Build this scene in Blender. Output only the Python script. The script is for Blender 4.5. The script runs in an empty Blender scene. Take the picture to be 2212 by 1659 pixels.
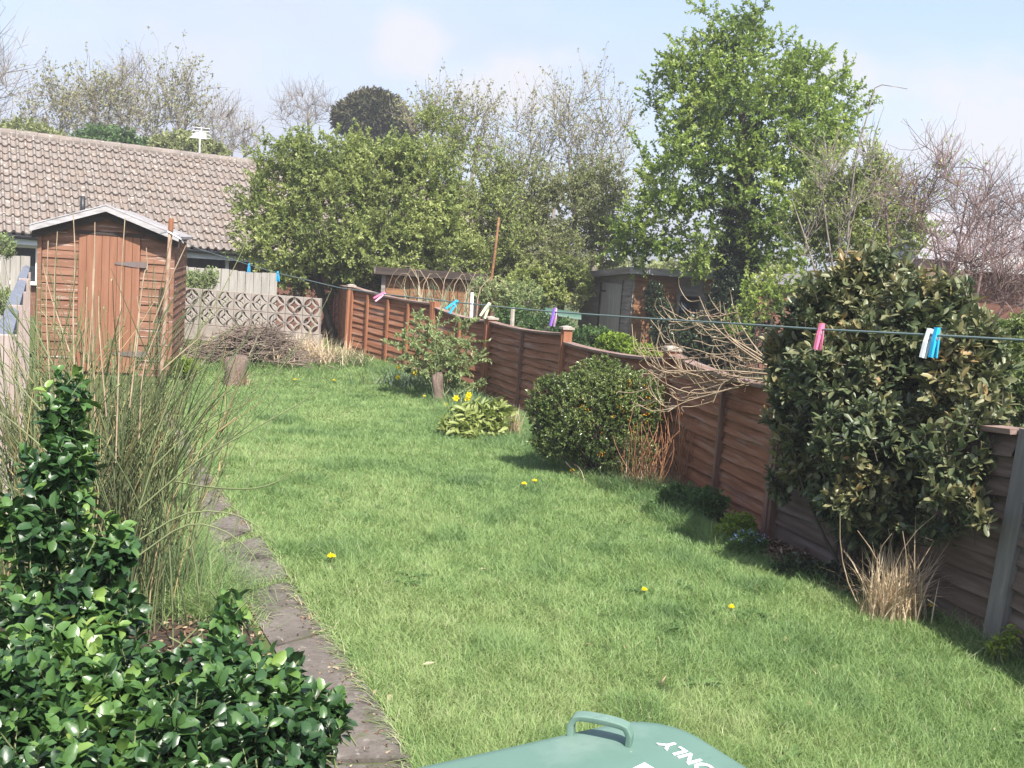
import bpy, math, random
import numpy as np
from mathutils import Matrix, Vector
SC = bpy.context.scene
COL = SC.collection
rng = np.random.default_rng(7)
random.seed(7)
R_ = math.radians

# ---------------------------------------------------------------- camera
H = 1.63
FPX = 2250.0                      # focal length in pixels of a 2212 wide picture
p_, r_ = R_(7.0), R_(4.2)
FW = np.array([0, math.cos(p_), -math.sin(p_)])
U0 = np.array([0, math.sin(p_), math.cos(p_)])
X0 = np.array([1.0, 0, 0])
RT = math.cos(r_) * X0 + math.sin(r_) * U0
UP = -math.sin(r_) * X0 + math.cos(r_) * U0
EYE = np.array([0, 0, H])
cd = bpy.data.cameras.new('camera')
cam = bpy.data.objects.new('camera', cd)
COL.objects.link(cam)
cd.sensor_width = 36.0
cd.lens = FPX / 2212 * 36
cd.clip_end = 2000
cam.matrix_world = Matrix(((RT[0], UP[0], -FW[0], 0), (RT[1], UP[1], -FW[1], 0), (RT[2], UP[2], -FW[2], H), (0, 0, 0, 1)))
SC.camera = cam

GY = [-60, 0, 5, 8, 11, 13, 14, 14.6, 15.8, 19, 23, 60, 900]
GZ = [0, 0, 0, -.10, -.22, -.28, -.24, -.14, 0, -.1, -.8, -.9, -.9]
def zg(y): return np.interp(y, GY, GZ)
def ray(x, y): return FW + RT * (x - 1106) / FPX + UP * (829.5 - y) / FPX
def P(x, y, Z): return EYE + ray(x, y) * Z
def G(x, y):
    d = ray(x, y); lo, hi = .5, 200.
    for _ in range(50):
        m = (lo + hi) / 2; q = EYE + d * m
        if q[2] > zg(q[1]): lo = m
        else: hi = m
    return EYE + d * lo
def proj(q):
    d = np.asarray(q, float) - EYE; z = d @ FW
    return 1106 + FPX * (d @ RT) / z, 829.5 - FPX * (d @ UP) / z
def hgt(base, ytop):
    lo, hi = 0., 12.
    for _ in range(40):
        m = (lo + hi) / 2
        if proj(base + np.array([0, 0, m]))[1] > ytop: lo = m
        else: hi = m
    return lo
def ground(x, y, dz=0.): return np.array([x, y, float(zg(y)) + dz])

# ---------------------------------------------------------------- object helpers
def props(o, label=None, cat=None, group=None, kind=None):
    if label: o['label'] = label
    if cat: o['category'] = cat
    if group: o['group'] = group
    if kind: o['kind'] = kind
    return o
def empty(name, loc, label, cat, group=None, rz=0.):
    o = bpy.data.objects.new(name, None); COL.objects.link(o)
    o.empty_display_size = .1
    o.location = loc; o.rotation_euler = (0, 0, rz)
    return props(o, label, cat, group)

class Soup:
    """collects faces and builds ONE mesh"""
    def __init__(s): s.v = []; s.f3 = []; s.f4 = []; s.t = []; s.n = 0
    def add(s, v, tris=None, quads=None, tint=None):
        v = np.asarray(v, float).reshape(-1, 3)
        if tris is not None and len(tris): s.f3.append(np.asarray(tris, int).reshape(-1, 3) + s.n)
        if quads is not None and len(quads): s.f4.append(np.asarray(quads, int).reshape(-1, 4) + s.n)
        s.v.append(v)
        t = np.full(len(v), .5) if tint is None else np.broadcast_to(np.asarray(tint, float), (len(v),))
        s.t.append(t); s.n += len(v)
        return s
    def box(s, c, d, M=None, tint=.5):
        c = np.asarray(c, float); h = np.asarray(d, float) / 2
        v = np.array([[x, y, z] for x in (-1, 1) for y in (-1, 1) for z in (-1, 1)]) * h
        if M is not None: v = v @ np.asarray(M).T
        return s.add(v + c, quads=[[0, 1, 3, 2], [4, 6, 7, 5], [0, 4, 5, 1], [2, 3, 7, 6], [0, 2, 6, 4], [1, 5, 7, 3]], tint=tint)
    def prism(s, poly, axis_vec, tint=.5):
        """extrude a closed 3D polygon by a vector"""
        a = np.asarray(poly, float); n = len(a); b = a + np.asarray(axis_vec, float)
        v = np.vstack([a, b]); 
        q = [[i, (i + 1) % n, n + (i + 1) % n, n + i] for i in range(n)]
        ca = a.mean(0); cb = b.mean(0)
        v = np.vstack([v, ca, cb]); t = []
        for i in range(n):
            t.append([2 * n, (i + 1) % n, i]); t.append([2 * n + 1, n + i, n + (i + 1) % n])
        return s.add(v, tris=t, quads=q, tint=tint)
    def tubes(s, pl, r0, r1, sides=4, tint=.5, cap=False):
        """pl: (B,K,3) polylines with radii r0 -> r1"""
        pl = np.asarray(pl, float)
        if pl.ndim == 2: pl = pl[None]
        B, K, _ = pl.shape
        tg = np.gradient(pl, axis=1); tg /= np.linalg.norm(tg, axis=2, keepdims=True) + 1e-9
        ref = np.where(np.abs(tg[:, :1, 2:3]) > .9, np.array([1., 0, 0]), np.array([0, 0, 1.]))
        a = np.cross(tg, np.broadcast_to(ref, tg.shape)); a /= np.linalg.norm(a, axis=2, keepdims=True) + 1e-9
        b = np.cross(tg, a)
        r0 = np.broadcast_to(np.asarray(r0, float), (B,)); r1 = np.broadcast_to(np.asarray(r1, float), (B,))
        k = np.linspace(0, 1, K)
        rad = (r0[:, None] * (1 - k) + r1[:, None] * k)[:, :, None, None]
        th = np.arange(sides) * 2 * math.pi / sides
        ring = pl[:, :, None, :] + rad * (a[:, :, None, :] * np.cos(th)[None, None, :, None] + b[:, :, None, :] * np.sin(th)[None, None, :, None])
        v = ring.reshape(-1, 3)
        i = np.arange(B)[:, None, None] * K * sides + np.arange(K - 1)[None, :, None] * sides
        j = np.arange(sides)[None, None, :]; j2 = (j + 1) % sides
        q = np.stack([i + j, i + j2, i + sides + j2, i + sides + j], -1).reshape(-1, 4)
        tt = np.repeat(np.broadcast_to(np.asarray(tint, float), (B,)), K * sides)
        tr = None
        if cap:
            tr = []
            for bb in range(B):
                for kk, fl in ((0, 1), (K - 1, 0)):
                    o = bb * K * sides + kk * sides
                    for m in range(1, sides - 1): tr.append([o, o + m + 1, o + m] if fl else [o, o + m, o + m + 1])
        return s.add(v, tris=tr, quads=q, tint=tt)
    def lathe(s, prof, c, n=12, tint=.5, M=None):
        prof = np.asarray(prof, float); K = len(prof)
        th = np.arange(n) * 2 * math.pi / n
        v = np.stack([prof[:, None, 0] * np.cos(th), prof[:, None, 0] * np.sin(th), np.repeat(prof[:, 1:2], n, 1)], -1).reshape(-1, 3)
        if M is not None: v = v @ np.asarray(M).T
        q = [[k * n + j, k * n + (j + 1) % n, (k + 1) * n + (j + 1) % n, (k + 1) * n + j] for k in range(K - 1) for j in range(n)]
        return s.add(v + np.asarray(c, float), quads=q, tint=tint)
    def leaves(s, c, d, n, L, W, lod=0, fold=.25, droop=0., tint=.5):
        c = np.asarray(c, float); N = len(c)
        d = d / (np.linalg.norm(d, axis=1, keepdims=True) + 1e-9)
        sd = np.cross(d, n); sd /= np.linalg.norm(sd, axis=1, keepdims=True) + 1e-9
        n = np.cross(sd, d)
        L = np.broadcast_to(np.asarray(L, float), (N,))[:, None]; W = np.broadcast_to(np.asarray(W, float), (N,))[:, None]
        tint = np.broadcast_to(np.asarray(tint, float), (N,))
        if lod == 0:
            v = np.stack([c, c + d * L * .45 + sd * W / 2 + n * W * fold, c + d * L - n * L * droop, c + d * L * .45 - sd * W / 2 + n * W * fold], 1)
            i = np.arange(N)[:, None] * 4
            return s.add(v.reshape(-1, 3), tris=np.concatenate([i + [0, 1, 2], i + [0, 2, 3]]), tint=np.repeat(tint, 4))
        rows = ((.16, .70), (.45, 1.), (.80, .80))
        vs = [c]
        for t, w in rows:
            m = c + d * L * t - n * L * droop * t * t
            e = n * W * fold * w
            vs += [m + sd * W / 2 * w + e, m, m - sd * W / 2 * w + e]
        vs.append(c + d * L - n * L * droop)
        v = np.stack(vs, 1); i = np.arange(N)[:, None] * 11
        tr = np.concatenate([i + a for a in ([0, 1, 2], [0, 2, 3], [7, 10, 8], [8, 10, 9])])
        q = np.concatenate([i + a for a in ([1, 4, 5, 2], [2, 5, 6, 3], [4, 7, 8, 5], [5, 8, 9, 6])])
        tv = np.repeat(tint, 11).reshape(N, 11)
        return s.add(v.reshape(-1, 3), tris=tr, quads=q, tint=tv.ravel())
    def blades(s, b, az, lean, L, W, K=3, droop=.4, tint=.5, twist=None):
        """grass blades: tapering strips rising from b, leaning towards az"""
        b = np.asarray(b, float); N = len(b)
        f = lambda q: np.broadcast_to(np.asarray(q, float), (N,))
        az, lean, L, W, droop, tint = map(f, (az, lean, L, W, droop, tint))
        hd = np.stack([np.cos(az), np.sin(az), np.zeros(N)], 1)
        fa = az + math.pi / 2 if twist is None else f(twist)
        sd = np.stack([np.cos(fa), np.sin(fa), np.zeros(N)], 1)
        t = np.linspace(0, 1, K)
        vs = []
        for k in range(K):
            ang = lean + droop * t[k] * 1.2
            m = b + (hd * (np.sin(ang) * t[k] * L)[:, None]) + np.array([0, 0, 1.]) * (np.cos(np.minimum(ang, 2.2)) * t[k] * L)[:, None]
            w = (W * (1 - t[k] ** 1.6) / 2)[:, None]
            if k < K - 1: vs += [m - sd * w, m + sd * w]
            else: vs += [m]
        M = 2 * K - 1
        v = np.stack(vs, 1); i = np.arange(N)[:, None] * M
        q = np.concatenate([i + [2 * k, 2 * k + 1, 2 * k + 3, 2 * k + 2] for k in range(K - 2)]) if K > 2 else None
        tr = i + [M - 3, M - 2, M - 1]
        return s.add(v.reshape(-1, 3), tris=tr, quads=q, tint=np.repeat(tint, M))
    def build(s, name, mat, parent=None, smooth=False, origin=None):
        v = np.concatenate(s.v)
        org = np.zeros(3) if origin is None else np.asarray(origin, float)
        if parent is not None and parent.get('_w') is not None: org = np.array(parent['_w'])
        v = v - org
        f3 = np.concatenate(s.f3) if s.f3 else np.zeros((0, 3), int)
        f4 = np.concatenate(s.f4) if s.f4 else np.zeros((0, 4), int)
        me = bpy.data.meshes.new(name)
        me.vertices.add(len(v)); me.vertices.foreach_set('co', v.astype(np.float32).ravel())
        lv = np.concatenate([f3.ravel(), f4.ravel()]).astype(np.int32)
        me.loops.add(len(lv)); me.loops.foreach_set('vertex_index', lv)
        n3, n4 = len(f3), len(f4)
        st = np.concatenate([np.arange(n3) * 3, n3 * 3 + np.arange(n4) * 4]).astype(np.int32)
        me.polygons.add(n3 + n4); me.polygons.foreach_set('loop_start', st)
        me.update(calc_edges=True); me.validate()
        me.polygons.foreach_set('use_smooth', np.full(len(me.polygons), bool(smooth)))
        at = me.attributes.new('tint', 'FLOAT', 'POINT')
        tt = np.concatenate(s.t).astype(np.float32)
        if len(tt) == len(me.vertices): at.data.foreach_set('value', tt)
        me.materials.append(mat)
        o = bpy.data.objects.new(name, me); COL.objects.link(o)
        if parent is not None: o.parent = parent
        elif origin is not None: o.location = org
        return o

def wthing(name, loc, label, cat, group=None):
    """Empty at a world place whose parts are given in world coordinates"""
    o = empty(name, loc, label, cat, group)
    o['_w'] = [float(q) for q in loc]
    return o

# ---------------------------------------------------------------- materials
def nodes(name):
    m = bpy.data.materials.new(name); m.use_nodes = True
    nt = m.node_tree; return m, nt, nt.nodes['Principled BSDF']
def L_(nt, a, b): nt.links.new(a, b)
def ramp(nt, stops):
    r = nt.nodes.new('ShaderNodeValToRGB'); e = r.color_ramp.elements
    while len(e) < len(stops): e.new(.5)
    for k, (pz, c) in zip(e, stops): k.position = pz; k.color = (*c, 1)
    return r
def noise(nt, scale, vec=(1, 1, 1), detail=4, rough=.6, dist=0.):
    tc = nt.nodes.new('ShaderNodeTexCoord'); mp = nt.nodes.new('ShaderNodeMapping')
    mp.inputs['Scale'].default_value = vec
    n = nt.nodes.new('ShaderNodeTexNoise'); n.inputs['Scale'].default_value = scale
    n.inputs['Detail'].default_value = detail; n.inputs['Roughness'].default_value = rough
    n.inputs['Distortion'].default_value = dist
    L_(nt, tc.outputs['Object'], mp.inputs[0]); L_(nt, mp.outputs[0], n.inputs['Vector'])
    return n.outputs['Fac']
def mixc(nt, fac, a, b):
    m = nt.nodes.new('ShaderNodeMix'); m.data_type = 'RGBA'
    for sck, val in ((m.inputs[0], fac), (m.inputs[6], a), (m.inputs[7], b)):
        if hasattr(val, 'links') or hasattr(val, 'is_linked'): L_(nt, val, sck)
        elif isinstance(val, (int, float)): sck.default_value = val
        else: sck.default_value = (*val, 1)
    return m.outputs[2]
def surf(name, stops, scale=6, vec=(1, 1, 1), rough=.8, bump=.3, detail=5, stain=None, bscale=None, bdist=.01, tintmix=None, spec=.3):
    """procedural surface: noise ramp, optional stains ((colour, scale, lo, hi, vec)), optional tint attribute mix"""
    m, nt, b = nodes(name)
    f = noise(nt, scale, vec, detail)
    r = ramp(nt, stops); L_(nt, f, r.inputs[0]); c = r.outputs[0]
    if tintmix:
        a = nt.nodes.new('ShaderNodeAttribute'); a.attribute_name = 'tint'
        c = mixc(nt, a.outputs['Fac'], c, tintmix)
    for col, sc2, lo, hi, v2 in (stain or ()):
        f2 = noise(nt, sc2, v2, 6, .65)
        mr = nt.nodes.new('ShaderNodeMapRange'); mr.inputs[1].default_value = lo; mr.inputs[2].default_value = hi
        L_(nt, f2, mr.inputs[0]); c = mixc(nt, mr.outputs[0], c, col)
    L_(nt, c, b.inputs['Base Color'])
    b.inputs['Roughness'].default_value = rough
    b.inputs['Specular IOR Level'].default_value = spec
    if bump:
        f3 = noise(nt, bscale or scale * 4, vec, 5)
        bp = nt.nodes.new('ShaderNodeBump'); bp.inputs['Strength'].default_value = bump; bp.inputs['Distance'].default_value = bdist
        L_(nt, f3, bp.inputs['Height']); L_(nt, bp.outputs[0], b.inputs['Normal'])
    return m
def leafmat(name, stops, rough=.5, spec=.4, trans=.3, nscale=9.):
    m, nt, b = nodes(name)
    a = nt.nodes.new('ShaderNodeAttribute'); a.attribute_name = 'tint'
    r = ramp(nt, stops); L_(nt, a.outputs['Fac'], r.inputs[0])
    c = r.outputs[0]
    L_(nt, c, b.inputs['Base Color'])
    b.inputs['Roughness'].default_value = rough; b.inputs['Specular IOR Level'].default_value = spec
    if trans:
        t = nt.nodes.new('ShaderNodeBsdfTranslucent'); ms = nt.nodes.new('ShaderNodeMixShader')
        ms.inputs[0].default_value = trans
        hs = nt.nodes.new('ShaderNodeHueSaturation'); hs.inputs['Saturation'].default_value = 1.15; hs.inputs['Value'].default_value = 1.5
        L_(nt, c, hs.inputs['Color']); L_(nt, hs.outputs[0], t.inputs['Color'])
        L_(nt, b.outputs[0], ms.inputs[1]); L_(nt, t.outputs[0], ms.inputs[2])
        L_(nt, ms.outputs[0], nt.nodes['Material Output'].inputs['Surface'])
    return m
def flat(name, c, rough=.5, spec=.5, metal=0., var=.12):
    d = [tuple(q * (1 - var) for q in c), tuple(min(1, q * (1 + var)) for q in c)]
    m = surf(name, [(.3, d[0]), (.7, d[1])], 12, rough=rough, bump=.05, spec=spec)
    m.node_tree.nodes['Principled BSDF'].inputs['Metallic'].default_value = metal
    return m
QUAL = 1.0
NGRASS = 500000
# ---------------------------------------------------------------- plant helpers
def unit(v): return v / (np.linalg.norm(v, axis=-1, keepdims=True) + 1e-9)
def ell(px, py, rx, ry, Z, rz=None):
    """an ellipsoid of foliage: centre and radii as seen in the photograph, at distance Z -> world centre and radii"""
    k = Z / FPX
    return (P(px, py, Z), rx * k, (rz if rz is not None else .75 * rx * k), ry * k)
def in_ells(es, n, shell=.5, weights=None):
    vol = np.array([e[1] * e[2] * e[3] for e in es]) ** .8
    k = rng.choice(len(es), n, p=vol / vol.sum())
    u = unit(rng.normal(size=(n, 3))); r = rng.random(n) ** (1 / 3.)
    r = r * (1 - shell) + shell * (1 - .35 * rng.random(n) ** 1.5)
    C = np.array([e[0] for e in es])[k]; S = np.array([e[1:] for e in es])[k]
    return C + u * S * r[:, None], u
def shoot_leaves(sp, pl, per, L, W, lod, t0=.25, t1=1., spread=(1.2, .5), fold=.25, droop=.1, tint=None, jit=.35, upn=.5, young=.18):
    """leaves spiralling along shoots pl (B,K,3)"""
    B, K, _ = pl.shape
    t = np.tile(np.linspace(t0, t1, per), (B, 1)) + rng.uniform(-.5, .5, (B, per)) * (t1 - t0) / per
    t = np.clip(t, 0, 1)
    x = t * (K - 1); i = np.minimum(x.astype(int), K - 2); f = (x - i)[..., None]
    bi = np.arange(B)[:, None]
    a, b = pl[bi, i], pl[bi, i + 1]
    c = a * (1 - f) + b * f
    tg = unit(b - a)
    ph = np.arange(per)[None, :] * 2.4 + rng.random((B, 1)) * 6.28 + rng.normal(size=(B, per)) * .3
    ref = np.where(np.abs(tg[..., 2:3]) > .9, np.array([1., 0, 0]), np.array([0, 0, 1.]))
    u = unit(np.cross(tg, ref)); w = np.cross(tg, u)
    rad = u * np.cos(ph)[..., None] + w * np.sin(ph)[..., None]
    an = (spread[0] * (1 - t) + spread[1] * t)[..., None]
    d = tg * np.cos(an) + rad * np.sin(an) + rng.normal(size=(B, per, 3)) * jit
    n = tg + np.array([0, 0, upn]) + rng.normal(size=(B, per, 3)) * jit
    N = B * per
    Ls = L * rng.uniform(.65, 1.2, N); Ws = W * rng.uniform(.75, 1.15, N) * Ls / L
    if tint is None: tv = np.clip(rng.normal(.45, .2, N), 0, 1)
    else: tv = np.clip(np.repeat(tint, per) + rng.normal(0, .1, N) + young * (t.ravel() ** 3 - .25), 0, 1)
    sp.leaves(c.reshape(N, 3), unit(d.reshape(N, 3)), n.reshape(N, 3), Ls, Ws, lod, fold, droop, tv)
def curve(a, b, K=5, bend=None, amp=.15):
    """(B,3),(B,3) -> (B,K,3) gently curved polylines"""
    a = np.asarray(a, float); b = np.asarray(b, float)
    t = np.linspace(0, 1, K)[None, :, None]
    ln = np.linalg.norm(b - a, axis=1)[:, None, None]
    o = rng.normal(size=(len(a), 1, 3)) * amp if bend is None else np.broadcast_to(np.asarray(bend, float), (len(a), 3))[:, None, :]
    return a[:, None] * (1 - t) + b[:, None] * t + o * ln * (t * (1 - t)) * 2
def clump(pts, sc):
    """smooth random number per place in 0..1, for light and dark clumps"""
    k = np.array([[1.3, .7, 1.9], [-1.1, 1.6, .9], [.6, -1.8, 1.4], [2.3, 1.1, -.7]]) / sc
    ph = np.array([.3, 1.7, 4.1, 2.2])
    return .5 + .5 * np.sin(pts @ k.T + ph).mean(-1) * 1.6
def skeleton(trunk, targets, spread=.6, r0=.06):
    """limbs: every target is joined to the nearest, lower part of the tree"""
    nodes_ = [q for q in trunk]; rad = [r0 * (1 - .6 * i / len(trunk)) for i in range(len(trunk))]
    order = np.argsort(np.linalg.norm(targets - trunk.mean(0), axis=1))
    pls, ra, rb = [], [], []
    for k in order:
        T = targets[k]; N = np.array(nodes_)
        dv = T - N; d = np.linalg.norm(dv, axis=1)
        cost = d + .8 * np.maximum(0, -dv[:, 2] + .3 * d)
        j = int(np.argmin(cost)); a = N[j]
        mid = (a + T) / 2 + np.array([0, 0, .12 * d[j]]) + rng.normal(size=3) * .06 * d[j]
        t = np.linspace(0, 1, 6)[:, None]
        pl = a * (1 - t) ** 2 + 2 * mid * t * (1 - t) + T * t ** 2
        ra_ = min(rad[j] * .8, .004 + .016 * d[j]); rb_ = max(.003, ra_ * .35)
        pls.append(pl); ra.append(ra_); rb.append(rb_)
        for q in range(1, 6):
            nodes_.append(pl[q]); rad.append(ra_ + (rb_ - ra_) * q / 5)
    return np.array(pls), np.array(ra), np.array(rb)
def leafy_tree(name, label, base, es, nt, twl, per, L, W, mleaf, mbark, r0=.07, trunks=1, clsc=1., shell=.45, group=None, tintamp=.5, cat='tree', ntw=3, hang=0., ttop=None, lod=0):
    t = wthing(name, base, label, cat, group)
    tg, u = in_ells(es, nt, shell)
    cen = np.mean([e[0] for e in es], 0)
    tr = Soup()
    tt = []
    for k in range(trunks):
        b = base + np.array([rng.normal() * .18 * (trunks > 1), rng.normal() * .15 * (trunks > 1), 0])
        top = (cen if ttop is None else ttop) + np.array([rng.normal() * .6 * (trunks > 1), 0, 0])
        pl = curve([b], [top], 8, amp=.05)[0]; tt.append(pl)
        tr.tubes(pl, r0, r0 * .4, 8)
    pls, ra, rb = skeleton(np.concatenate(tt), tg, r0=r0 * .8)
    tr.tubes(pls, ra, rb, 4)
    # leafy twigs round every limb end
    ends = np.repeat(pls[:, -1], ntw, 0) * .75 + np.repeat(pls[:, 3], ntw, 0) * .25
    dirs = unit(unit(np.repeat(pls[:, -1] - pls[:, -3], ntw, 0)) * .5 + rng.normal(size=ends.shape) * .75 + np.array([0, 0, .3 - hang]))
    tw = curve(ends, ends + dirs * (twl * rng.uniform(.5, 1.3, (len(ends), 1))), 4, amp=.12)
    tr.tubes(tw, .004, .002, 3)
    cr = Soup()
    tint = .15 + .55 * clump(tw[:, -1], clsc) * tintamp * 2 * .6 + rng.normal(0, .1, len(tw))
    shoot_leaves(cr, tw, per, L, W, lod, t0=.1, tint=tint, droop=.1)
    tr.build('trunk', mbark, t, True)
    cr.build('crown', mleaf, t)
    return t
def bare_twigs(sp, pls, n, ln, r, up=.5, K=4, sub=0):
    B, Kp, _ = pls.shape
    i = rng.integers(0, B, n); k = rng.integers(max(1, Kp // 3), Kp, n)
    a = pls[i, k]; tg = unit(pls[i, k] - pls[i, k - 1])
    d = unit(tg * .8 + rng.normal(size=(n, 3)) * .55 + np.array([0, 0, up]))
    tw = curve(a, a + d * (ln * rng.uniform(.4, 1.3, (n, 1))), K, amp=.1)
    sp.tubes(tw, r, r * .5, 3)
    if sub: return np.concatenate([tw, bare_twigs(sp, tw, sub, ln * .5, r * .6, up, 3 if False else K)])
    return tw
def bare_tree(name, label, base, es, nt, ntw, twl, r, mbark, r0=.1, mleaf=None, nbud=0, bl=.05, trunks=1, group=None, sub=0, up=.5, cat='tree', shell=.4):
    t = wthing(name, base, label, cat, group)
    tg, u = in_ells(es, nt, shell); cen = np.mean([e[0] for e in es], 0)
    tr = Soup(); tt = []
    for k in range(trunks):
        b = base + np.array([rng.normal() * .25 * (trunks > 1), rng.normal() * .15, 0])
        pl = curve([b], [cen + np.array([rng.normal() * .5 * (trunks > 1), 0, 0])], 8, amp=.04)[0]; tt.append(pl)
        tr.tubes(pl, r0, r0 * .4, 6)
    pls, ra, rb = skeleton(np.concatenate(tt), tg, r0=r0 * .7)
    tr.tubes(pls, np.maximum(ra, r * 1.3), np.maximum(rb, r), 4)
    tr.build('trunk', mbark, t, True)
    cr = Soup()
    tw = bare_twigs(cr, pls, ntw, twl, r, up, 4, sub)
    o = cr.build('twigs', mbark, t)
    if nbud:
        lf = Soup(); i = rng.integers(0, len(tw), nbud)
        f = rng.random(nbud)[:, None]; c = tw[i, 1] * (1 - f) + tw[i, 3] * f + rng.normal(size=(nbud, 3)) * .02
        lf.leaves(c, unit(rng.normal(size=(nbud, 3))), rng.normal(size=(nbud, 3)) + [0, 0, .6], bl * rng.uniform(.6, 1.3, nbud), bl * .6, 0, tint=np.clip(rng.normal(.5, .2, nbud), 0, 1))
        lf.build('crown', mleaf, t)
    return t
def bush(name, label, base, es, ns, sl, per, L, W, mleaf, mstem, lod=0, cat='bush', group=None, clsc=.3, outw=.6, upw=.5, shell=.55, droop=.15, fold=.25, stems=12, sr=.008, tbase=.2, tamp=.5, spread=(1.2, .5), rnd=.35, tipgain=0., jit=.35, young=.18):
    t = wthing(name, base, label, cat, group)
    e, u = in_ells(es, ns, shell)
    d = unit(u * outw + np.array([0, 0, upw]) + rng.normal(size=e.shape) * rnd)
    ln = sl * rng.uniform(.6, 1.2, (ns, 1))
    sh = curve(e - d * ln, e, 4, amp=.08)
    st = Soup(); st.tubes(sh, .0025 if L < .05 else .003, .0015, 3)
    k = rng.integers(0, ns, stems)
    st.tubes(curve(np.repeat([base], stems, 0) + rng.normal(size=(stems, 3)) * [.08, .06, 0], e[k], 7, amp=.1), sr, sr * .4, 5)
    lf = Soup()
    tint = tbase + tamp * clump(e, clsc) + rng.normal(0, .1, ns) + tipgain * (e[:, 2] - e[:, 2].min()) / np.ptp(e[:, 2])
    shoot_leaves(lf, sh, per, L, W, lod, tint=tint, droop=droop, fold=fold, spread=spread, jit=jit, young=young)
    st.build('stems', mstem, t, True)
    lf.build('foliage', mleaf, t, smooth=lod > 0)
    return t
def stalks(sp, base, tops, r0, r1, K=7, bend=None, amp=.1, tint=.5, sides=3):
    pl = curve(base, tops, K, bend, amp); sp.tubes(pl, r0, r1, sides, tint); return pl
def in_poly(pts, poly):
    x, y = pts[:, 0], pts[:, 1]; c = np.zeros(len(pts), bool); n = len(poly)
    for i in range(n):
        x1, y1 = poly[i][:2]; x2, y2 = poly[(i + 1) % n][:2]
        c ^= ((y1 > y) != (y2 > y)) & (x < (x2 - x1) * (y - y1) / (y2 - y1 + 1e-12) + x1)
    return c
def pxpoly(pp): return [tuple(G(*q)[:2]) for q in pp]
# ---------------------------------------------------------------- light and sky
SUN = np.array([.44, -.90, 0]); SUN = SUN / np.linalg.norm(SUN) * math.cos(R_(53)); SUN[2] = math.sin(R_(53))
sd = bpy.data.lights.new('sun', 'SUN'); sd.energy = 4.8; sd.angle = R_(.6); sd.color = (1, .95, .87)
so = bpy.data.objects.new('sun', sd); COL.objects.link(so)
so.rotation_euler = Vector(SUN).to_track_quat('Z', 'Y').to_euler(); so.location = (0, 0, 30)
W = bpy.data.worlds.new('World'); SC.world = W; W.use_nodes = True
nt = W.node_tree; bg = nt.nodes['Background']
sky = nt.nodes.new('ShaderNodeTexSky'); sky.sky_type = 'NISHITA'; sky.sun_disc = False
sky.sun_elevation = R_(53); sky.sun_rotation = math.atan2(SUN[0], SUN[1]); sky.air_density = 1.0; sky.dust_density = 2.0; sky.ozone_density = 1.5
tc = nt.nodes.new('ShaderNodeTexCoord')
def vm(op, a, b):
    m = nt.nodes.new('ShaderNodeMath'); m.operation = op
    for sck, q in ((m.inputs[0], a), (m.inputs[1], b)):
        if isinstance(q, (int, float)): sck.default_value = q
        else: L_(nt, q, sck)
    return m.outputs[0]
def mrange(a, lo, hi, o0=0., o1=1., st='SMOOTHSTEP'):
    m = nt.nodes.new('ShaderNodeMapRange'); m.interpolation_type = st
    L_(nt, a, m.inputs[0]); m.inputs[1].default_value = lo; m.inputs[2].default_value = hi; m.inputs[3].default_value = o0; m.inputs[4].default_value = o1
    return m.outputs[0]
def wnoise(scale, detail, vec):
    mp = nt.nodes.new('ShaderNodeMapping'); mp.inputs['Scale'].default_value = vec; L_(nt, tc.outputs['Generated'], mp.inputs[0])
    n = nt.nodes.new('ShaderNodeTexNoise'); n.inputs['Scale'].default_value = scale; n.inputs['Detail'].default_value = detail; n.inputs['Roughness'].default_value = .55
    L_(nt, mp.outputs[0], n.inputs['Vector']); return n.outputs['Fac']
sep = nt.nodes.new('ShaderNodeSeparateXYZ'); L_(nt, tc.outputs['Generated'], sep.inputs[0])
veil = mrange(wnoise(2.6, 6, (1, 1, 3.4)), .30, .72)
low = mrange(sep.outputs[2], .0, .36, 1., .0)
left = mrange(sep.outputs[0], -.5, .45, 1., .25)
cov = vm('ADD', vm('MULTIPLY', veil, .30), vm('MULTIPLY', vm('ADD', low, left), .36))
base = nt.nodes.new('ShaderNodeMix'); base.data_type = 'RGBA'
L_(nt, vm('MINIMUM', cov, .92), base.inputs[0]); L_(nt, sky.outputs[0], base.inputs[6]); base.inputs[7].default_value = (2.42, 2.58, 3.30, 1)
nz = wnoise(9, 7, (1, 1, 1.7)); cl = 0.
for (px, py, rad, hgh, k) in ((890, 98, .028, .026, .85), (1150, 172, .050, .030, 1.1), (1060, 190, .06, .026, .5), (1950, 245, .11, .045, .65), (2130, 350, .10, .06, .55), (330, 190, .10, .045, .45), (1840, 185, .05, .022, .4), (600, 40, .2, .045, .3)):
    c = unit(ray(px, py)[None])[0]
    dx = vm('SUBTRACT', sep.outputs[0], float(c[0])); dz = vm('SUBTRACT', sep.outputs[2], float(c[2]))
    e = vm('ADD', vm('POWER', vm('ABSOLUTE', vm('DIVIDE', dx, rad), 0.), 2.), vm('POWER', vm('ABSOLUTE', vm('DIVIDE', dz, hgh), 0.), 2.))
    e = vm('ADD', e, vm('MULTIPLY', vm('SUBTRACT', nz, .5), 6.5))
    front = mrange(sep.outputs[1], .2, .4)
    cl = vm('ADD', cl, vm('MULTIPLY', vm('MULTIPLY', mrange(e, -.9, 2.4, 1., 0.), k), front))
cl = vm('MINIMUM', cl, 1.)
SKYK = .125
mx = nt.nodes.new('ShaderNodeMix'); mx.data_type = 'RGBA'
L_(nt, cl, mx.inputs[0]); L_(nt, base.outputs[2], mx.inputs[6]); mx.inputs[7].default_value = (3.22, 3.27, 3.52, 1)
L_(nt, mx.outputs[2], bg.inputs[0]); bg.inputs[1].default_value = SKYK
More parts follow.
